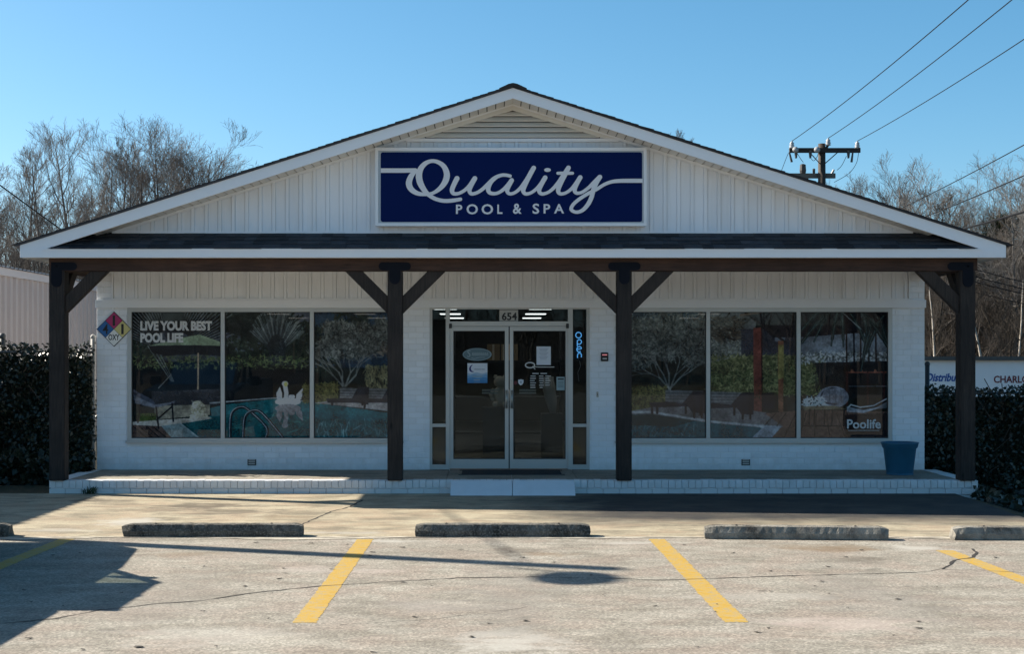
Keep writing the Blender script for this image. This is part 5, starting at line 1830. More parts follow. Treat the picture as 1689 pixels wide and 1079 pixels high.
# a weed at the foot of the porch
M['weed'] = simple('weed_green', (0.035, 0.055, 0.02), 0.7, var=0.3)
wd = MB()
for k in range(46):
    a = R.uniform(0, 6.28); l = R.uniform(0.06, 0.16); sp = R.uniform(0.3, 1.2)
    bx_, by_ = wx(146, 20.5) + R.gauss(0, 0.05), 20.54 + R.gauss(0, 0.012)
    d = Vector((math.cos(a) * sp, math.sin(a) * sp * 0.5 - 0.1, 1)).normalized()
    n_ = Vector((-math.sin(a), math.cos(a), 0)) * 0.006
    p0 = Vector((bx_, by_, 0.0)); p1 = p0 + d * l * 0.6; p2 = p0 + d * l + Vector((0, 0, -0.02))
    wd.add([p0 - n_, p0 + n_, p1 + n_ * 1.5, p1 - n_ * 1.5, p2], [(0, 1, 2, 3), (3, 2, 4)])
tag(part('weed', wd, M['weed']), 'small weed tuft growing at the left foot of the porch', 'weed')
# ------------------------------------------------------------------ hedges on chain-link fence
def leaf_mat(name, c1, c2, rough=0.38, spec=0.4):
    t = NT(name).set(rough, 0, spec)
    n = t.noise(t.world(), 25, 2, 0.5)
    n2 = t.noise(t.world(), 1.2, 3, 0.5)
    c = t.mix(t.ramp(n, [(0.35, 0), (0.65, 1)]), c1, c2)
    c = t.mix(t.ramp(n2, [(0.4, 0), (0.7, 0.4)]), c, tuple(x * 1.25 for x in c2))
    t.color(c)
    return t.m


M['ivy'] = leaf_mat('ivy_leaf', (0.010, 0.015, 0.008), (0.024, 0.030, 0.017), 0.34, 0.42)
M['twig'] = simple('brown_twig', (0.06, 0.045, 0.035), 0.9, var=0.3, scale=9)
M['galv'] = simple('weathered_pipe', (0.07, 0.07, 0.068), 0.6, 0.3, var=0.25)


def leaf_cloud(n, xr, yr, zr, size, seed, topj=0.08, face=0.75):
    r = np.random.RandomState(seed)
    x = r.uniform(*xr, n)
    top = zr[1] + topj * np.sin(x * 3.1) * 0.5 + topj * r.randn(n) * 0.45
    z = zr[0] + (top - zr[0]) * r.rand(n)
    # bulging, uneven face
    bul = 0.10 * np.sin(x * 2.3 + z * 3.0) + 0.07 * np.sin(x * 6.1 - z * 4.7)
    depth = r.rand(n) ** 1.5
    y = yr[0] + bul + depth * (yr[1] - yr[0])
    P = np.stack([x, y, z], 1)
    N = r.randn(n, 3) * 0.75 + np.array([-0.1, -face, 0.3])
    N /= np.linalg.norm(N, axis=1)[:, None]
    T = np.cross(N, r.randn(n, 3)); T /= np.linalg.norm(T, axis=1)[:, None]
    B = np.cross(N, T)
    s = size * r.uniform(0.55, 1.25, n)[:, None]
    V = np.stack([P - T * s * 0.62, P + B * s * 0.42 + N * s * 0.12, P + T * s * 0.7, P - B * s * 0.42 + N * s * 0.12], 1)
    return V.reshape(-1, 3), np.arange(n * 4).reshape(n, 4)


def hedge(name, label, x0, x1, y, z0, z1, seed, n, posts, topj=0.08):
    h = thing(name, label, 'hedge', ((x0 + x1) / 2, y, z0))
    V, Fq = leaf_cloud(n, (x0, x1), (y - 0.14, y + 0.26), (z0, z1), 0.052, seed, topj)
    V2, F2 = leaf_cloud(n // 5, (x0, x1), (y - 0.2, y + 0.1), (z0, z0 + 0.5), 0.10, seed + 1)
    V = np.concatenate([V, V2]); Fq = np.concatenate([Fq, F2 + len(V) - len(V2)])
    V = V - np.array(org(h))
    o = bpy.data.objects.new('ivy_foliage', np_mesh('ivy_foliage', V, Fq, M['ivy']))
    COL.objects.link(o); o.parent = h; o['kind'] = 'stuff'
    core = MB()
    r = random.Random(seed)
    for _ in range(int((x1 - x0) * 26)):
        x = r.uniform(x0 + 0.35, x1 - 0.35); zz = r.uniform(z0, z1 - 0.5)
        core.tube([(x, y + r.uniform(0, .1), zz), (x + r.gauss(0, .15), y + r.uniform(-.12, .1), zz + 0.3), (x + max(-.3, min(.3, r.gauss(0, .2))), y + r.uniform(-.15, .1), zz + r.uniform(.4, .7))], 0.007, 4, False)
    tw = part('stem', core, M['twig'], h, kind='stuff')
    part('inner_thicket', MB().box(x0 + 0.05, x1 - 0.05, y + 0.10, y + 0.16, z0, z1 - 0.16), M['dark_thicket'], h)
    for px, zt, rr, m in posts:
        part('fence_post', MB().tube([(px, y + 0.2, z0), (px, y + 0.2, zt)], rr, 10).blob((px, y + 0.2, zt), rr * 1.25, rr * 1.25, rr * 1.3, 10, 6), m, h, smooth=True)
    part('top_rail', MB().tube([(x0, y, z1 - 0.1), (x1, y, z1 - 0.1)], 0.02, 6), M['galv'], h)
    return h


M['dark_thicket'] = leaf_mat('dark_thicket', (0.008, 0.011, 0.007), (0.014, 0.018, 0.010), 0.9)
M['pale_post'] = simple('pale_fence_post', (0.34, 0.33, 0.31), 0.7)
Yh = 22.45
hedge('left_hedge'.replace('left_', 'ivy_'), 'dark ivy hedge on a fence in front of the ribbed metal building', -11.0, -6.09, Yh, -0.02, wz(570, Yh), 21, 27000,
      [(wx(4, Yh + 0.2), wz(555, Yh), 0.045, M['galv']), (wx(153.5, Yh + 0.2), wz(556, Yh), 0.035, M['pale_post'])])
Yh2 = 22.9
hedge('ivy_hedge', 'tall dark ivy hedge on a fence in front of the white warehouse', 6.62, 13.5, Yh2, -0.5, wz(638, Yh2), 31, 34000,
      [(wx(1529.5, Yh2 + 0.2), wz(601, Yh2), 0.035, M['grey_dark'])], 0.045)
# low ivy running forward in the dip beside the apron
V, Fq = leaf_cloud(5200, (6.75, 9.5), (0, 1), (0, 1), 0.1, 77)
r_ = np.random.RandomState(5)
q = V.reshape(-1, 4, 3)
cen = q.mean(1)
newc = np.stack([r_.uniform(6.62, 9.6, len(q)), r_.uniform(15.5, 22.6, len(q)), np.zeros(len(q))], 1)
newc[:, 2] = [ground_z(a, b) + 0.02 + 0.16 * r_.rand() + 0.30 * sstep(6.7, 8.4, a) * r_.rand() for a, b, _ in newc]
q = q - cen[:, None, :] + newc[:, None, :]
o = bpy.data.objects.new('ground_ivy', np_mesh('ground_ivy', q.reshape(-1, 3), Fq, M['ivy']))
COL.objects.link(o)
tag(o, 'dark ivy ground cover in the dip right of the apron', 'ground cover', kind='stuff')
M['ivy'].use_backface_culling = False

# ------------------------------------------------------------------ ribbed metal building on the left
mbd = thing('metal_building', 'long low beige ribbed metal building behind the left hedge', 'warehouse', (-16.0, 32, 0))
M['rib'] = simple('beige_ribbed_steel', (0.36, 0.305, 0.28), 0.6, 0.0, var=0.07, scale=1.1, per_object=0.03)
M['rib_trim'] = simple('beige_steel_trim', (0.46, 0.41, 0.39), 0.6, 0.0, var=0.06)
M['metal_roof'] = simple('galvanised_roof', (0.30, 0.30, 0.30), 0.45, 0.4, var=0.12)
XB, EZ = -11.25, 3.93
YA, YB_ = 18.8, 58.0
prof = []
Lp = 1.2
for k in range(3):
    a = k * 0.4
    prof += [(a, 0.0), (a + 0.17, 0.0), (a + 0.22, 0.06), (a + 0.35, 0.06)]
prof.append((1.2, 0.0))
pm = MB()
pm.v = [(d, y, z) for y, d in prof for z in (-0.05, EZ - 0.16)]
pm.f = [(2 * i, 2 * i + 2, 2 * i + 3, 2 * i + 1) for i in range(len(prof) - 1)]
pme = pm.mesh('wall_panel'); pme.materials.append(M['rib'])
k = 0
while YA + k * 1.2 < YB_ - 0.6:
    piece('wall_panel', pme, mbd, (XB, YA + k * 1.2, 0))
    k += 1
YB_ = YA + k * 1.2
part('wall', MB().box(XB - 12, XB - 0.002, YA + 0.05, YB_, -0.05, EZ - 0.02), M['rib_trim'], mbd)
part('eave_trim', MB().box(XB - 0.02, XB + 0.10, YA, YB_, EZ - 0.16, EZ + 0.02), M['rib_trim'], mbd)
rf = MB()
n = int((YB_ - YA) / 0.3)
for i in range(n):
    y0_, y1_ = YA - 0.1 + i * 0.3, YA - 0.1 + (i + 1) * 0.3
    e = [(y0_, 0.0), (y0_ + 0.2, 0.0), (y0_ + 0.225, 0.035), (y0_ + 0.275, 0.035), (y1_, 0)]
    for (ya, za), (yb2, zb2) in zip(e[:-1], e[1:]):
        rf.add([(XB + 0.14, ya, EZ + 0.028 + za), (XB + 0.14, yb2, EZ + 0.028 + zb2), (XB - 6, yb2, EZ + 0.55 + zb2), (XB - 6, ya, EZ + 0.55 + za)], [(0, 1, 2, 3)])
rf.add([(XB + 0.14, YA, EZ + 0.021), (XB + 0.14, YB_, EZ + 0.021), (XB - 6, YB_, EZ + 0.54), (XB - 6, YA, EZ + 0.54)], [(3, 2, 1, 0)])
rf.add([(XB - 6, YA, EZ + 0.54), (XB - 6, YB_, EZ + 0.54), (XB - 12.2, YB_, EZ + 0.02), (XB - 12.2, YA, EZ + 0.02)], [(0, 1, 2, 3)])
part('roof', rf, M['metal_roof'], mbd)
part('downpipe', MB().tube([(XB + 0.09, wx(0, 1) * 0 + 37.3, EZ - 0.2), (XB + 0.09, 37.3, 0.0)], 0.03, 6), M['rib_trim'], mbd)

# ------------------------------------------------------------------ white warehouse far right
Yw = 44.0
whs = thing('warehouse', 'low white warehouse with blue and dark red lettering behind the right hedge', 'warehouse', (22, Yw, -1.3))
M['wh_white'] = simple('warehouse_white', (0.72, 0.74, 0.76), 0.6, var=0.08, scale=1.3)
zt = wz(591.5, Yw)
part('wall', MB().box(10.6, 40.0, Yw, Yw + 12, -1.6, zt - 0.06), M['wh_white'], whs)
part('roof', MB().box(10.4, 40.2, Yw - 0.15, Yw + 12.2, zt - 0.06, zt + 0.06), M['galv'], whs)
lt = MB()
text_into(lt, 'Distribution', wx(1527, Yw), wx(1600, Yw), wz(629.5, Yw), wz(616, Yw), Yw - 0.01, bold=0.03, shear=0.3)
part('lettering', lt, simple('lettering_blue', (0.02, 0.08, 0.30), 0.6), whs, label='blue slanted lettering Distribution')
lt = MB()
text_into(lt, 'CHARLOTTE', wx(1639, Yw), wx(1722, Yw), wz(632, Yw), wz(620, Yw), Yw - 0.01, bold=0.025)
part('lettering', lt, simple('lettering_red', (0.14, 0.012, 0.016), 0.6), whs, label='dark red capitals CHARLOTTE')

# ------------------------------------------------------------------ utility pole behind the shop, wires
M['pole'] = wood('pole_wood', (0.032, 0.024, 0.018), (0.07, 0.052, 0.04), 'z')
M['arm'] = simple('crossarm_wood', (0.022, 0.018, 0.016), 0.8, var=0.3)
M['arm_grey'] = simple('weathered_crossarm', (0.11, 0.105, 0.095), 0.8, var=0.25)
M['porcelain'] = simple('grey_porcelain', (0.34, 0.35, 0.36), 0.3)
M['cutout'] = simple('dark_fuse', (0.04, 0.035, 0.033), 0.5)
M['wire'] = simple('overhead_wire', (0.012, 0.013, 0.015), 0.9, spec=0.1)
Yu = 51.0
XU = wx(1355.5, Yu)


def utility_pole(x, y, zb, label, detail=True):
    u = thing('utility_pole', label, 'utility pole', (x, y, zb))
    dz = 0
    top = wz(237, Yu)
    part('pole', MB().tube([(x, y, zb), (x, y, zb + 4), (x, y, top)], [0.19, 0.16, 0.125], 12), M['pole'], u, smooth=True)
    za = wz(248.5, Yu)
    part('crossarm', MB().box(x - 1.14, x + 1.30, y - 0.15, y - 0.04, za - 0.08, za + 0.08), M['arm'], u)
    for s in (-1, 1):
        part('arm_brace', MB().tube([(x + s * 0.08, y - 0.10, za - 0.46), (x + s * (0.52 if s > 0 else 0.44), y - 0.10, za - 0.07)], 0.018, 5), M['arm'], u)

    def ins(px, pz, k=1.35):
        return MB().lathe([(0.035 * k, 0), (0.075 * k, 0.03), (0.05 * k, 0.06), (0.072 * k, 0.10), (0.045 * k, 0.14), (0.062 * k, 0.18), (0.03 * k, 0.23), (0.02, 0.26)], (px, y - 0.09, pz), 10)
    for dx, zz in ((-1.05, za + 0.06), (0.20, za + 0.16), (1.20, za + 0.06)):
        part('insulator', ins(x + dx, zz), M['porcelain'], u, smooth=True)
    part('pole_cap', MB().tube([(x + 0.10, y - 0.05, za + 0.02), (x + 0.19, y - 0.09, za + 0.17)], 0.045, 8), M['arm'], u)
    for dx in (-0.96, -0.22):
        part('insulator', MB().tube([(x + dx, y - 0.26, za), (x + dx, y - 0.155, za)], [0.11, 0.07], 10), M['porcelain'], u, smooth=True)
    for dx in (-0.92, -0.43, 0.88):
        part('fuse_cutout', MB().tube([(x + dx, y - 0.16, za - 0.03), (x + dx - 0.01, y - 0.2, za - 0.28)], [0.065, 0.035], 8), M['cutout'], u)
    for dx, s in ((-1.16, 0.08), (1.02, -0.05)):
        part('fuse_cutout', MB().tube([(x + dx, y - 0.2, za - 0.08), (x + dx + s, y - 0.22, za - 0.42)], [0.03, 0.042], 8), M['cutout'], u)
    zl = wz(289, Yu)
    part('crossarm', MB().box(x - 1.15, x + 0.50, y + 0.11, y + 0.21, zl - 0.085, zl + 0.085), M['arm_grey'], u)
    part('surge_arrester', MB().lathe([(0.10, 0), (0.115, 0.1), (0.10, 0.30), (0.035, 0.33)], (x - 0.62, y + 0.16, zl + 0.085), 12), M['cutout'], u)
    part('surge_arrester', MB().lathe([(0.045, 0), (0.05, 0.15), (0.02, 0.17)], (x - 0.24, y + 0.16, zl + 0.085), 10), M['cutout'], u)
    part('insulator', MB().tube([(x + 0.38, y + 0.16, zl + 0.06), (x + 0.44, y + 0.1, zl + 0.21)], [0.05, 0.035], 8), M['porcelain'], u)

    def drop(*p):
        c = smooth_curve([(a, b, 0) for a, b in p], 5)
        return MB().tube([(x + q[0], y - 0.12, za + q[1]) for q in c], 0.009, 4, False)
    for pts in (((-1.18, -0.1), (-1.3, -0.4), (-1.42, -0.72)), ((-0.86, -0.12), (-0.75, -0.3), (-0.66, -0.42)), ((0.82, -0.2), (0.66, -0.52), (0.5, -0.68)), ((1.24, -0.08), (1.16, -0.45), (0.9, -0.8), (0.4, -1.1)), ((-0.4, -0.28), (-0.3, -0.36), (-0.18, -0.2), (-0.14, -0.05))):
        part('jumper_wire', drop(*pts), M['wire'], u)
    return u


pole1 = utility_pole(XU, Yu, ground_z(XU, Yu), 'wooden utility pole with crossarms and insulators rising behind the right roof slope')


def wire(p, q, sag, r, label, group='overhead wires'):
    p, q = Vector(p), Vector(q)
    pts = []
    for k in range(25):
        t = k / 24
        v = p.lerp(q, t)
        v.z -= sag * 4 * t * (1 - t)
        pts.append(v)
    o = part('overhead_wire', MB().tube(pts, r, 5), M['wire'])
    return tag(o, label, 'wire', group)


za = wz(248.5, Yu) + 0.32
end = (XU - 2.15, 6.0)
for dx, dz, ex, lab in ((-1.05, 0, 8.45, 'thin overhead wire from the left insulator of the utility pole'), (0.20, 0.10, 9.15, 'thin overhead wire from the pole top insulator'), (1.20, 0, 10.75, 'thin overhead wire from the right insulator of the utility pole')):
    wire((XU + dx, Yu - 0.09, za + dz), (ex, 6.0, za + dz + 0.1), 0.42, 0.012, lab)
pole2 = copy_tree(pole1)
pole2.location = (9.45, 6.0, 0)
pole2['label'] = 'wooden utility pole on the right of the parking lot carrying the near wire ends'
wire(pw(1400, 381, 70), (9.45, 6.0, 7.1), 0.40, 0.014, 'upper overhead wire running down into the right woods')
wire(pw(1400, 398, 72), (9.45, 6.0, 6.3), 0.50, 0.016, 'lower overhead wire running down into the right woods')
wire((XU, Yu - 0.2, 5.2), (9.45, 6.0, 4.95), 0.32, 0.024, 'thick black cable seen leaving the right end of the roof')
for i, (z0_, ze, xe) in enumerate(((6.6, 2.25, 30.0), (6.32, 2.22, 29.6), (6.12, 2.2, 29.2), (5.72, 2.18, 28.5))):
    wire((XU, Yu - 0.1, z0_), (xe, 46.0, ze), 0.8, 0.017 if i < 3 else 0.012, ('top', 'second', 'third', 'lowest and thinnest')[i] + ' of four dark cables crossing the woods behind the right corner post')
wire((-10.2, 17.35, 7.3), (-11.4, 50.0, 4.0), 0.15, 0.016, 'dark cable slanting down across the left woods')

# light pole outside the left edge; its long thin shadow and the round shade of its lamp fall on the lot
lp = thing('yard_light_pole', 'wooden yard light pole left of the parking lot with a dish lamp', 'light pole', (-10.2, 17.35, 0))
part('pole', MB().tube([(-10.2, 17.35, -0.05), (-10.2, 17.35, 7.82)], [0.17, 0.13], 12), M['pole'], lp, smooth=True)
part('lamp_arm', MB().tube([(-10.15, 17.1, 7.1), (-9.9, 16.85, 7.30), (-9.52, 16.52, 7.34)], 0.025, 8), M['galv'], lp)
part('lamp_shade', MB().lathe([(0.34, 0.0), (0.40, 0.02), (0.34, 0.07), (0.12, 0.14), (0.08, 0.24), (0.03, 0.26)], (-9.52, 16.42, 7.08), 24), M['galv'], lp)

# ------------------------------------------------------------------ pickup parked out of the left edge (it throws the shadow on the lot)
M['truck'] = simple('dark_truck_paint', (0.03, 0.035, 0.045), 0.3, 0.2, var=0.04)
M['tyre'] = simple('tyre_rubber', (0.015, 0.015, 0.016), 0.85)
M['truck_glass'] = glassy('truck_glass', (0.6, 0.65, 0.62))
TX0, TX1, TY = -7.15, -5.25, 15.45
tr = thing('pickup_truck', 'dark pickup truck parked nose in beside the left wheel stop', 'pickup truck', (-6.2, 12.8, 0))
body = [(0.0, 0.45), (0.0, 1.05), (0.12, 1.22), (1.25, 1.33), (1.35, 1.34), (3.6, 1.34), (3.62, 1.42), (5.35, 1.42), (5.38, 0.50), (4.95, 0.45), (4.85, 0.72), (4.55, 0.88), (4.2, 0.88), (3.92, 0.72), (3.82, 0.40), (1.55, 0.40), (1.45, 0.72), (1.2, 0.88), (0.85, 0.88), (0.58, 0.72), (0.48, 0.42)]
part('body', MB().prism([(TY - y, z) for y, z in body], 'x', TX0, TX1), M['truck'], tr, bevel=0.09)
cabx0, cabx1 = TX0 + 0.20, TX1 - 0.20
cb = MB()
for s0, s1 in ((2.0, 2.06), (2.85, 2.93), (3.42, 3.5)):
    pass
zr_, zb2 = 1.86, 1.33
cb.box(cabx0 + 0.05, cabx1 - 0.05, TY - 3.40, TY - 2.05, zr_ - 0.05, zr_)
for X in (cabx0, cabx1 - 0.06):
    for (ya, yb2) in (((TY - 1.35), (TY - 2.05)), ((TY - 2.72), (TY - 2.72)), ((TY - 3.55), (TY - 3.38))):
        cb.add([(X, ya - 0.05, zb2), (X + 0.06, ya - 0.05, zb2), (X + 0.06, ya + 0.05, zb2), (X, ya + 0.05, zb2),
                (X, yb2 - 0.05, zr_ - 0.02), (X + 0.06, yb2 - 0.05, zr_ - 0.02), (X + 0.06, yb2 + 0.05, zr_ - 0.02), (X, yb2 + 0.05, zr_ - 0.02)],
               [(0, 3, 2, 1), (4, 5, 6, 7), (0, 1, 5, 4), (1, 2, 6, 5), (2, 3, 7, 6), (3, 0, 4, 7)])
part('cab', cb, M['truck'], tr)
part('windscreen', MB().add([(cabx0 + .06, TY - 1.36, zb2), (cabx1 - .06, TY - 1.36, zb2), (cabx1 - .06, TY - 2.05, zr_ - .05), (cabx0 + .06, TY - 2.05, zr_ - .05)], [(0, 1, 2, 3)]), M['truck_glass'], tr)
for X in (cabx0 + 0.03, cabx1 - 0.03):
    part('side_window', MB().add([(X, TY - 1.45, zb2), (X, TY - 2.67, zb2), (X, TY - 2.67, zr_ - .05), (X, TY - 2.05, zr_ - .05)], [(0, 1, 2, 3)]), M['truck_glass'], tr)
part('seat', MB().box(cabx0 + 0.15, cabx1 - 0.15, TY - 3.2, TY - 2.9, 0.8, 1.55).box(cabx0 + 0.25, cabx0 + 0.5, TY - 3.12, TY - 2.98, 1.55, 1.72).box(cabx1 - 0.5, cabx1 - 0.25, TY - 3.12, TY - 2.98, 1.55, 1.72), M['grey_dark'], tr)
for X, s in ((TX0, -1), (TX1, 1)):
    part('door_mirror', MB().box(min(X, X + s * 0.22), max(X, X + s * 0.22), TY - 2.0, TY - 1.90, 1.30, 1.50), M['truck'], tr, bevel=0.02)
    for yy in (1.02, 4.38):
        wl = part('wheel', MB().lathe([(0.30, -0.12), (0.38, -0.10), (0.39, 0.0), (0.38, 0.10), (0.30, 0.12)], (0, 0, 0), 24), M['tyre'])
        wl.parent = tr
        wl.location = Vector((X - s * 0.13, TY - yy, 0.39)) - tr.location
        wl.rotation_euler.y = math.pi / 2
        rm = part('rim', MB().lathe([(0.27, -0.125), (0.29, -0.122), (0.29, 0.122), (0.27, 0.125)], (0, 0, 0), 20), M['steel'])
        rm.parent = wl
    part('headlight', MB().box(X - s * 0.45 if s > 0 else X + 0.02, X - 0.02 if s > 0 else X + 0.45, TY - 0.02, TY + 0.012, 0.72, 0.92), M['porcelain'], tr)

# ------------------------------------------------------------------ bare winter trees
def bark(name, c1, c2):
    t = NT(name).set(0.9, 0, 0.2)
    n = t.noise(t.world((3, 3, 0.7)), 4.0, 5, 0.65)
    c = t.mix(t.ramp(n, [(0.3, 0), (0.7, 1)]), c1, c2)
    k = t.math('ADD', t.math('MULTIPLY', t.rnd(), 0.35), 0.82)
    c = t.mix(1.0, c, k, 'MULTIPLY')
    t.color(c)
    return t.m


M['bark_grey'] = bark('grey_bark', (0.10, 0.094, 0.088), (0.20, 0.185, 0.172))
M['bark_dark'] = bark('dark_bark', (0.06, 0.051, 0.045), (0.13, 0.112, 0.098))
M['bark_tan'] = bark('tan_bark', (0.040, 0.033, 0.027), (0.10, 0.083, 0.068))
M['bark_under'] = bark('undergrowth_bark', (0.022, 0.018, 0.014), (0.06, 0.048, 0.037))
M['bark_pale'] = bark('pale_bark', (0.26, 0.23, 0.19), (0.52, 0.47, 0.41))


def tube_np(P, Rr, sides, V, Fc):
    n = len(P)
    base = V[0]
    D = np.gradient(P, axis=0)
    D /= np.linalg.norm(D, axis=1)[:, None] + 1e-9
    ref = np.array([0.31, 0.95, 0.05]) if abs(D[0][1]) < 0.8 else np.array([1.0, 0.1, 0.1])
    A = np.cross(D, ref); A /= np.linalg.norm(A, axis=1)[:, None] + 1e-9
    B = np.cross(D, A)
    th = np.arange(sides) * 2 * np.pi / sides
    ring = P[:, None, :] + Rr[:, None, None] * (A[:, None, :] * np.cos(th)[None, :, None] + B[:, None, :] * np.sin(th)[None, :, None])
    V[1].append(ring.reshape(-1, 3))
    i = np.arange(n - 1)[:, None] * sides
    k = np.arange(sides)[None, :]
    k2 = (k + 1) % sides
    Fc.append((np.stack([i + k, i + k2, i + sides + k2, i + sides + k], -1).reshape(-1, 4) + base))
    V[0] = base + n * sides


def gen_tree(seed, H, style, twig_r, dens=1.0):
    """bare tree of height H: returns trunk and crown vertex and face arrays"""
    r = np.random.RandomState(seed)
    T = [0, []]; TF = []
    C = [0, []]; CF = []
    up, spread, first, nl, kids_ = style

    def path(p, d, L, n, wob, lift):
        wob = wob * 0.7
        P = [p]
        d = d / np.linalg.norm(d)
        for _ in range(n):
            d = d + r.randn(3) * wob + np.array([0, 0, lift])
            d /= np.linalg.norm(d)
            P.append(P[-1] + d * L / n)
        return np.array(P), d

    def grow(p, d, L, rad, lev):
        n = (0, 7, 5, 3, 2)[lev]
        P, de = path(p, d, L, n, (0, 0.16, 0.2, 0.22, 0.25)[lev], (0, up, up * 0.9, up * 0.7, up * 0.5)[lev])
        Rr = rad * (1 - np.linspace(0, 1, n + 1) * 0.72)
        Rr = np.maximum(Rr, twig_r)
        tube_np(P, Rr, (0, 6, 4, 3, 3)[lev], C, CF)
        if lev >= 4: return
        k = max(1, int(round(kids_[lev] * dens * r.uniform(0.8, 1.2))))
        for j in range(k):
            t = r.uniform(0.22, 0.98) if j else 0.98
            f = t * n
            i = min(int(f), n - 1)
            q = P[i] + (P[i + 1] - P[i]) * (f - i)
            dd = P[i + 1] - P[i]
            dd = dd / np.linalg.norm(dd)
            s = r.randn(3); s -= dd * s.dot(dd); s /= np.linalg.norm(s) + 1e-9
            ang = r.uniform(0.32, 0.85) * spread
            nd = dd * math.cos(ang) + s * math.sin(ang)
            grow(q, nd, L * r.uniform(0.5, 0.74) * (1.12 - 0.45 * t), rad * (1 - 0.72 * t) * 0.62, lev + 1)
    n = 12
    P, d = path(np.zeros(3), np.array([r.randn() * 0.04, r.randn() * 0.04, 1.0]), H * 0.92, n, 0.05, 0.05)
    P *= (H * 0.92) / P[-1][2]
    r0 = H * 0.0125
    Rr = r0 * (1 - np.linspace(0, 1, n + 1) ** 0.9 * 0.88)
    tube_np(P, Rr, 8, T, TF)
    for j in range(nl):
        t = first + (0.98 - first) * (j + r.rand() * 0.7) / nl
        f = t * n
        i = min(int(f), n - 1)
        q = P[i] + (P[i + 1] - P[i]) * (f - i)
        a = j * 2.4 + r.rand()
        el = (0.25 + 0.55 * t) * (1.5 - spread * 0.5)
        nd = np.array([math.cos(a) * math.cos(el), math.sin(a) * math.cos(el), math.sin(el)])
        grow(q, nd, H * (0.40 - 0.26 * t) * spread * r.uniform(0.75, 1.2), r0 * (1 - 0.85 * t) * 0.55, 1)
    return (np.concatenate(T[1]), np.concatenate(TF), np.concatenate(C[1]), np.concatenate(CF))


STY = {  # lift, spread, first limb height, limbs, children per level
    'tall': (0.15, 0.80, 0.26, 20, (0, 7, 6, 3)),
    'wide': (0.09, 1.10, 0.22, 15, (0, 8, 7, 3)),
    'fork': (0.13, 0.95, 0.16, 14, (0, 8, 7, 3)),
    'slim': (0.18, 0.62, 0.30, 18, (0, 6, 6, 3)),
}
protos = {}
for i, (k, H, s) in enumerate((('tall', 14.0, 1), ('tall', 14.0, 2), ('wide', 13.0, 3), ('wide', 13.0, 4), ('fork', 13.0, 5), ('fork', 12.0, 6), ('slim', 12.0, 7), ('slim', 12.0, 8))):
    tv, tf, cv, cf = gen_tree(100 + s * 7, H, STY[k], 0.0048)
    zmax = max(cv[:, 2].max(), tv[:, 2].max())
    protos[i] = {}
    for bn in ('bark_grey', 'bark_dark', 'bark_tan', 'bark_pale'):
        pass
    protos[i] = (tv, tf, cv, cf, zmax)
cache = {}


def proto_meshes(i, bn):
    if (i, bn) not in cache:
        tv, tf, cv, cf, zmax = protos[i]
        cache[(i, bn)] = (np_mesh('trunk', tv, tf, M[bn], True), np_mesh('crown', cv, cf, M[bn]))
    return cache[(i, bn)]


def bare_tree(px, top, Y, i, bn, label, group, rot=None, wide=1.0):
    x = wx(px, Y)
    zb = ground_z(x, Y)
    H = wz(top, Y) - zb
    k = H / protos[i][4]
    o = thing('bare_tree', label, 'tree', (x, Y, zb - 0.02), group)
    o.scale = (k * wide, k * wide, k)
    o.rotation_euler.z = R.uniform(0, 6.28) if rot is None else rot
    tm, cm = proto_meshes(i, bn)
    if bn == 'bark_pale':
        cm = proto_meshes(i, 'bark_tan')[1]
    for nm, me in (('trunk', tm), ('crown', cm)):
        c = bpy.data.objects.new(nm, me)
        COL.objects.link(c)
        c.parent = o
    return o


GLT, GRT = 'bare winter trees behind the left roof slope', 'bare winter trees behind the right roof slope'
kind = {0: 'tall grey bare tree', 1: 'tall grey bare tree', 2: 'wide crowned bare tree', 3: 'wide crowned bare tree', 4: 'low forking bare tree', 5: 'low forking bare tree', 6: 'slim upright bare tree', 7: 'slim upright bare tree'}
left = [(-35, 225, 62, 1, 'bark_grey'), (10, 262, 70, 0, 'bark_grey'), (40, 232, 60, 6, 'bark_grey'), (78, 205, 58, 0, 'bark_grey'), (108, 240, 74, 7, 'bark_grey'), (138, 196, 62, 1, 'bark_grey'),
        (165, 198, 66, 4, 'bark_grey'), (196, 215, 72, 6, 'bark_tan'), (222, 182, 56, 4, 'bark_dark'), (262, 180, 57, 2, 'bark_dark'), (300, 192, 55, 5, 'bark_dark'), (335, 222, 60, 3, 'bark_dark'),
        (356, 240, 56, 0, 'bark_dark'), (392, 268, 75, 4, 'bark_grey'), (212, 190, 59, 2, 'bark_grey'), (282, 184, 60, 4, 'bark_grey'), (320, 205, 62, 2, 'bark_grey'), (440, 262, 80, 0, 'bark_grey'), (250, 258, 80, 1, 'bark_grey'), (60, 300, 55, 5, 'bark_dark'), (125, 310, 54, 3, 'bark_dark'), (10, 325, 56, 4, 'bark_dark'), (190, 300, 56, 5, 'bark_grey')]
ORD = 'first second third fourth fifth sixth seventh eighth ninth tenth eleventh twelfth thirteenth fourteenth fifteenth sixteenth seventeenth eighteenth nineteenth twentieth twenty-first twenty-second twenty-third twenty-fourth'.split()
for n_, a in enumerate(sorted(left)):
    bare_tree(*a, label=kind[a[3]] + ', ' + ORD[n_] + ' from the left edge behind the left roof slope', group=GLT)
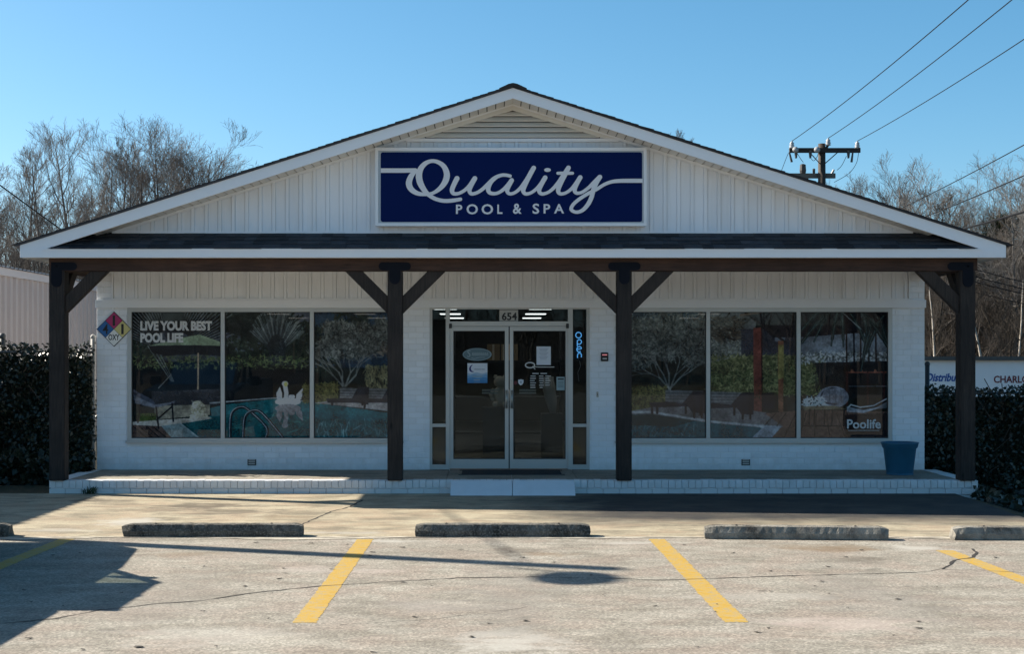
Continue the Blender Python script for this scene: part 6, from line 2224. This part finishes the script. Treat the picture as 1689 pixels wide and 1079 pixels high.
right = [(1078, 209, 82, 6, 'bark_grey'), (1282, 318, 78, 1, 'bark_tan'), (1318, 322, 84, 0, 'bark_tan'), (1395, 300, 75, 0, 'bark_grey'), (1425, 280, 70, 1, 'bark_grey'), (1449, 246, 62, 0, 'bark_grey'), (1478, 300, 70, 1, 'bark_tan'), (1500, 330, 76, 0, 'bark_tan'),
         (1528, 262, 64, 4, 'bark_grey'), (1562, 250, 66, 5, 'bark_grey'), (1590, 305, 74, 1, 'bark_tan'), (1612, 315, 68, 0, 'bark_tan'), (1640, 300, 72, 0, 'bark_tan'), (1672, 242, 58, 2, 'bark_grey'), (1705, 238, 60, 3, 'bark_grey'), (1735, 260, 64, 0, 'bark_grey'),
         (1550, 350, 60, 5, 'bark_tan'), (1585, 372, 58, 4, 'bark_tan'), (1625, 380, 60, 4, 'bark_tan'), (1660, 350, 62, 5, 'bark_tan'), (1520, 360, 62, 1, 'bark_tan'), (1695, 370, 58, 1, 'bark_dark'), (1460, 350, 66, 4, 'bark_tan'), (1420, 340, 72, 5, 'bark_tan')]
for n_, a in enumerate(sorted(right)):
    bare_tree(*a, label=kind[a[3]] + ', ' + ORD[n_] + ' from the roof ridge behind the right roof slope', group=GRT)
# pale sunlit sycamores low on the right
bare_tree(1630, 425, 50, 7, 'bark_pale', 'pale barked slim tree right of the corner post by the white warehouse', GRT)
bare_tree(1672, 402, 53, 4, 'bark_pale', 'pale barked forking tree at the right edge above the white warehouse', GRT, wide=0.9)
bare_tree(1548, 440, 52, 6, 'bark_pale', 'pale barked slim tree seen between the shop wall and the right post', GRT)

# an evergreen among the left trees
M['needle'] = leaf_mat('evergreen_needles', (0.014, 0.022, 0.012), (0.024, 0.032, 0.016), 0.95, 0.05)


def evergreen(px, top, bot, Y, w_, label, seed, n):
    x = wx(px, Y); zb = ground_z(x, Y)
    e = thing('evergreen_tree', label, 'tree', (x, Y, zb))
    zt_, z0_ = wz(top, Y), wz(bot, Y)
    part('trunk', MB().tube([(x, Y, zb), (x, Y, zt_ - 0.3)], [0.16, 0.03], 8), M['bark_dark'], e)
    r = np.random.RandomState(seed)
    cl = []
    for _ in range(46):
        t = r.rand()
        rr = w_ * (1 - 0.75 * t) * math.sqrt(r.rand())
        a = r.rand() * 6.28
        cl.append((x + rr * math.cos(a), Y + rr * math.sin(a), z0_ + (zt_ - z0_) * t))
    cl = np.array(cl)
    idx = r.randint(0, len(cl), n)
    P = cl[idx] + r.randn(n, 3) * np.array([0.28, 0.28, 0.16])
    D = r.randn(n, 3) + np.array([0, 0, 0.3]); D /= np.linalg.norm(D, axis=1)[:, None]
    B = np.cross(D, r.randn(n, 3)); B /= np.linalg.norm(B, axis=1)[:, None]
    s = r.uniform(0.10, 0.24, n)[:, None]
    V = np.stack([P - B * 0.022, P + B * 0.022, P + D * s + B * 0.012, P + D * s - B * 0.012], 1).reshape(-1, 3)
    me = np_mesh('crown', V - np.array(org(e)), np.arange(n * 4).reshape(n, 4), M['needle'])
    o = bpy.data.objects.new('crown', me); COL.objects.link(o); o.parent = e


evergreen(1652, 362, 470, 66, 1.6, 'dark evergreen in the brown woods above the right corner of the roof', 4, 9000)


# the dense woods that read as one mass: a thicket of thin stems and twigs
def thicket(name, label, xr, yr, n, hr, m, seed):
    r = np.random.RandomState(seed)
    tv, tf, cv, cf = gen_tree(900 + seed, 10.0, STY['tall'], 0.0068, 0.6)
    V0 = np.concatenate([tv, cv]); F0 = np.concatenate([tf, cf + len(tv)])
    zmax = V0[:, 2].max()
    Vs, Fs, b = [], [], 0
    for _ in range(n):
        x, y = r.uniform(*xr), r.uniform(*yr)
        k = r.uniform(*hr) / zmax
        a = r.rand() * 6.28
        c, s = math.cos(a), math.sin(a)
        sc = np.array([k * r.uniform(0.9, 1.5), k * r.uniform(0.9, 1.5), k])
        q = V0 * sc
        lean = r.randn(2) * 0.10
        q = np.stack([q[:, 0] * c - q[:, 1] * s + x + lean[0] * q[:, 2], q[:, 0] * s + q[:, 1] * c + y + lean[1] * q[:, 2], q[:, 2] + ground_z(x, y)], 1)
        Vs.append(q); Fs.append(F0 + b); b += len(V0)
    o = bpy.data.objects.new(name, np_mesh(name, np.concatenate(Vs), np.concatenate(Fs), m))
    COL.objects.link(o)
    tag(o, label, 'woods', kind='stuff')
    return len(F0) * n * 2


nt1 = thicket('woods', 'dense grey bare woods filling in behind the left trees', (-34, -9), (62, 95), 85, (7.0, 11.5), M['bark_grey'], 1)
nt2 = thicket('woods', 'dense brown bare woods on the slope behind the right trees', (17.5, 40), (60, 95), 150, (7.5, 12.0), M['bark_tan'], 2)
nt6 = thicket('woods', 'low brown bare woods showing just above the right roof slope beside the utility pole', (11.5, 19), (66, 95), 50, (6.5, 9.5), M['bark_tan'], 6)
nt3 = thicket('undergrowth', 'tangled brown undergrowth at the edge of the right woods', (12, 34), (54, 64), 130, (4.0, 7.5), M['bark_under'], 3)
nt4 = thicket('undergrowth', 'tangled grey undergrowth at the edge of the left woods', (-30, -10), (58, 66), 80, (4.0, 7.0), M['bark_dark'], 4)
# woods across the road, behind the viewer: what the shop windows reflect
nt5 = thicket('woods', 'bare woods across the road that the shop windows mirror', (-45, 45), (-75, -55), 60, (8.0, 13.0), M['bark_dark'], 5)
hl = MB()
for yb, h0, sd_ in ((130, 7.0, 3), (-110, 8.0, 8)):
    n = 60
    for i in range(n + 1):
        x = -260 + 520 * i / n
        h = h0 * (0.75 + 0.35 * mnoise.noise(Vector((x * 0.03, sd_, 0))))
        hl.v += [(x, yb - 18, -3), (x, yb, h * 0.6 - 1), (x, yb + 14, h - 1), (x, yb + 60, -3)]
    b = len(hl.v) - 4 * (n + 1)
    for i in range(n):
        for j in range(3):
            hl.f.append((b + 4 * i + j, b + 4 * (i + 1) + j, b + 4 * (i + 1) + j + 1, b + 4 * i + j + 1))
M['hill'] = simple('wooded_hill', (0.03, 0.025, 0.021), 0.95, var=0.4, scale=0.5)
tag(part('hills', hl, M['hill']), 'low brown wooded rise closing the horizon', kind='structure')
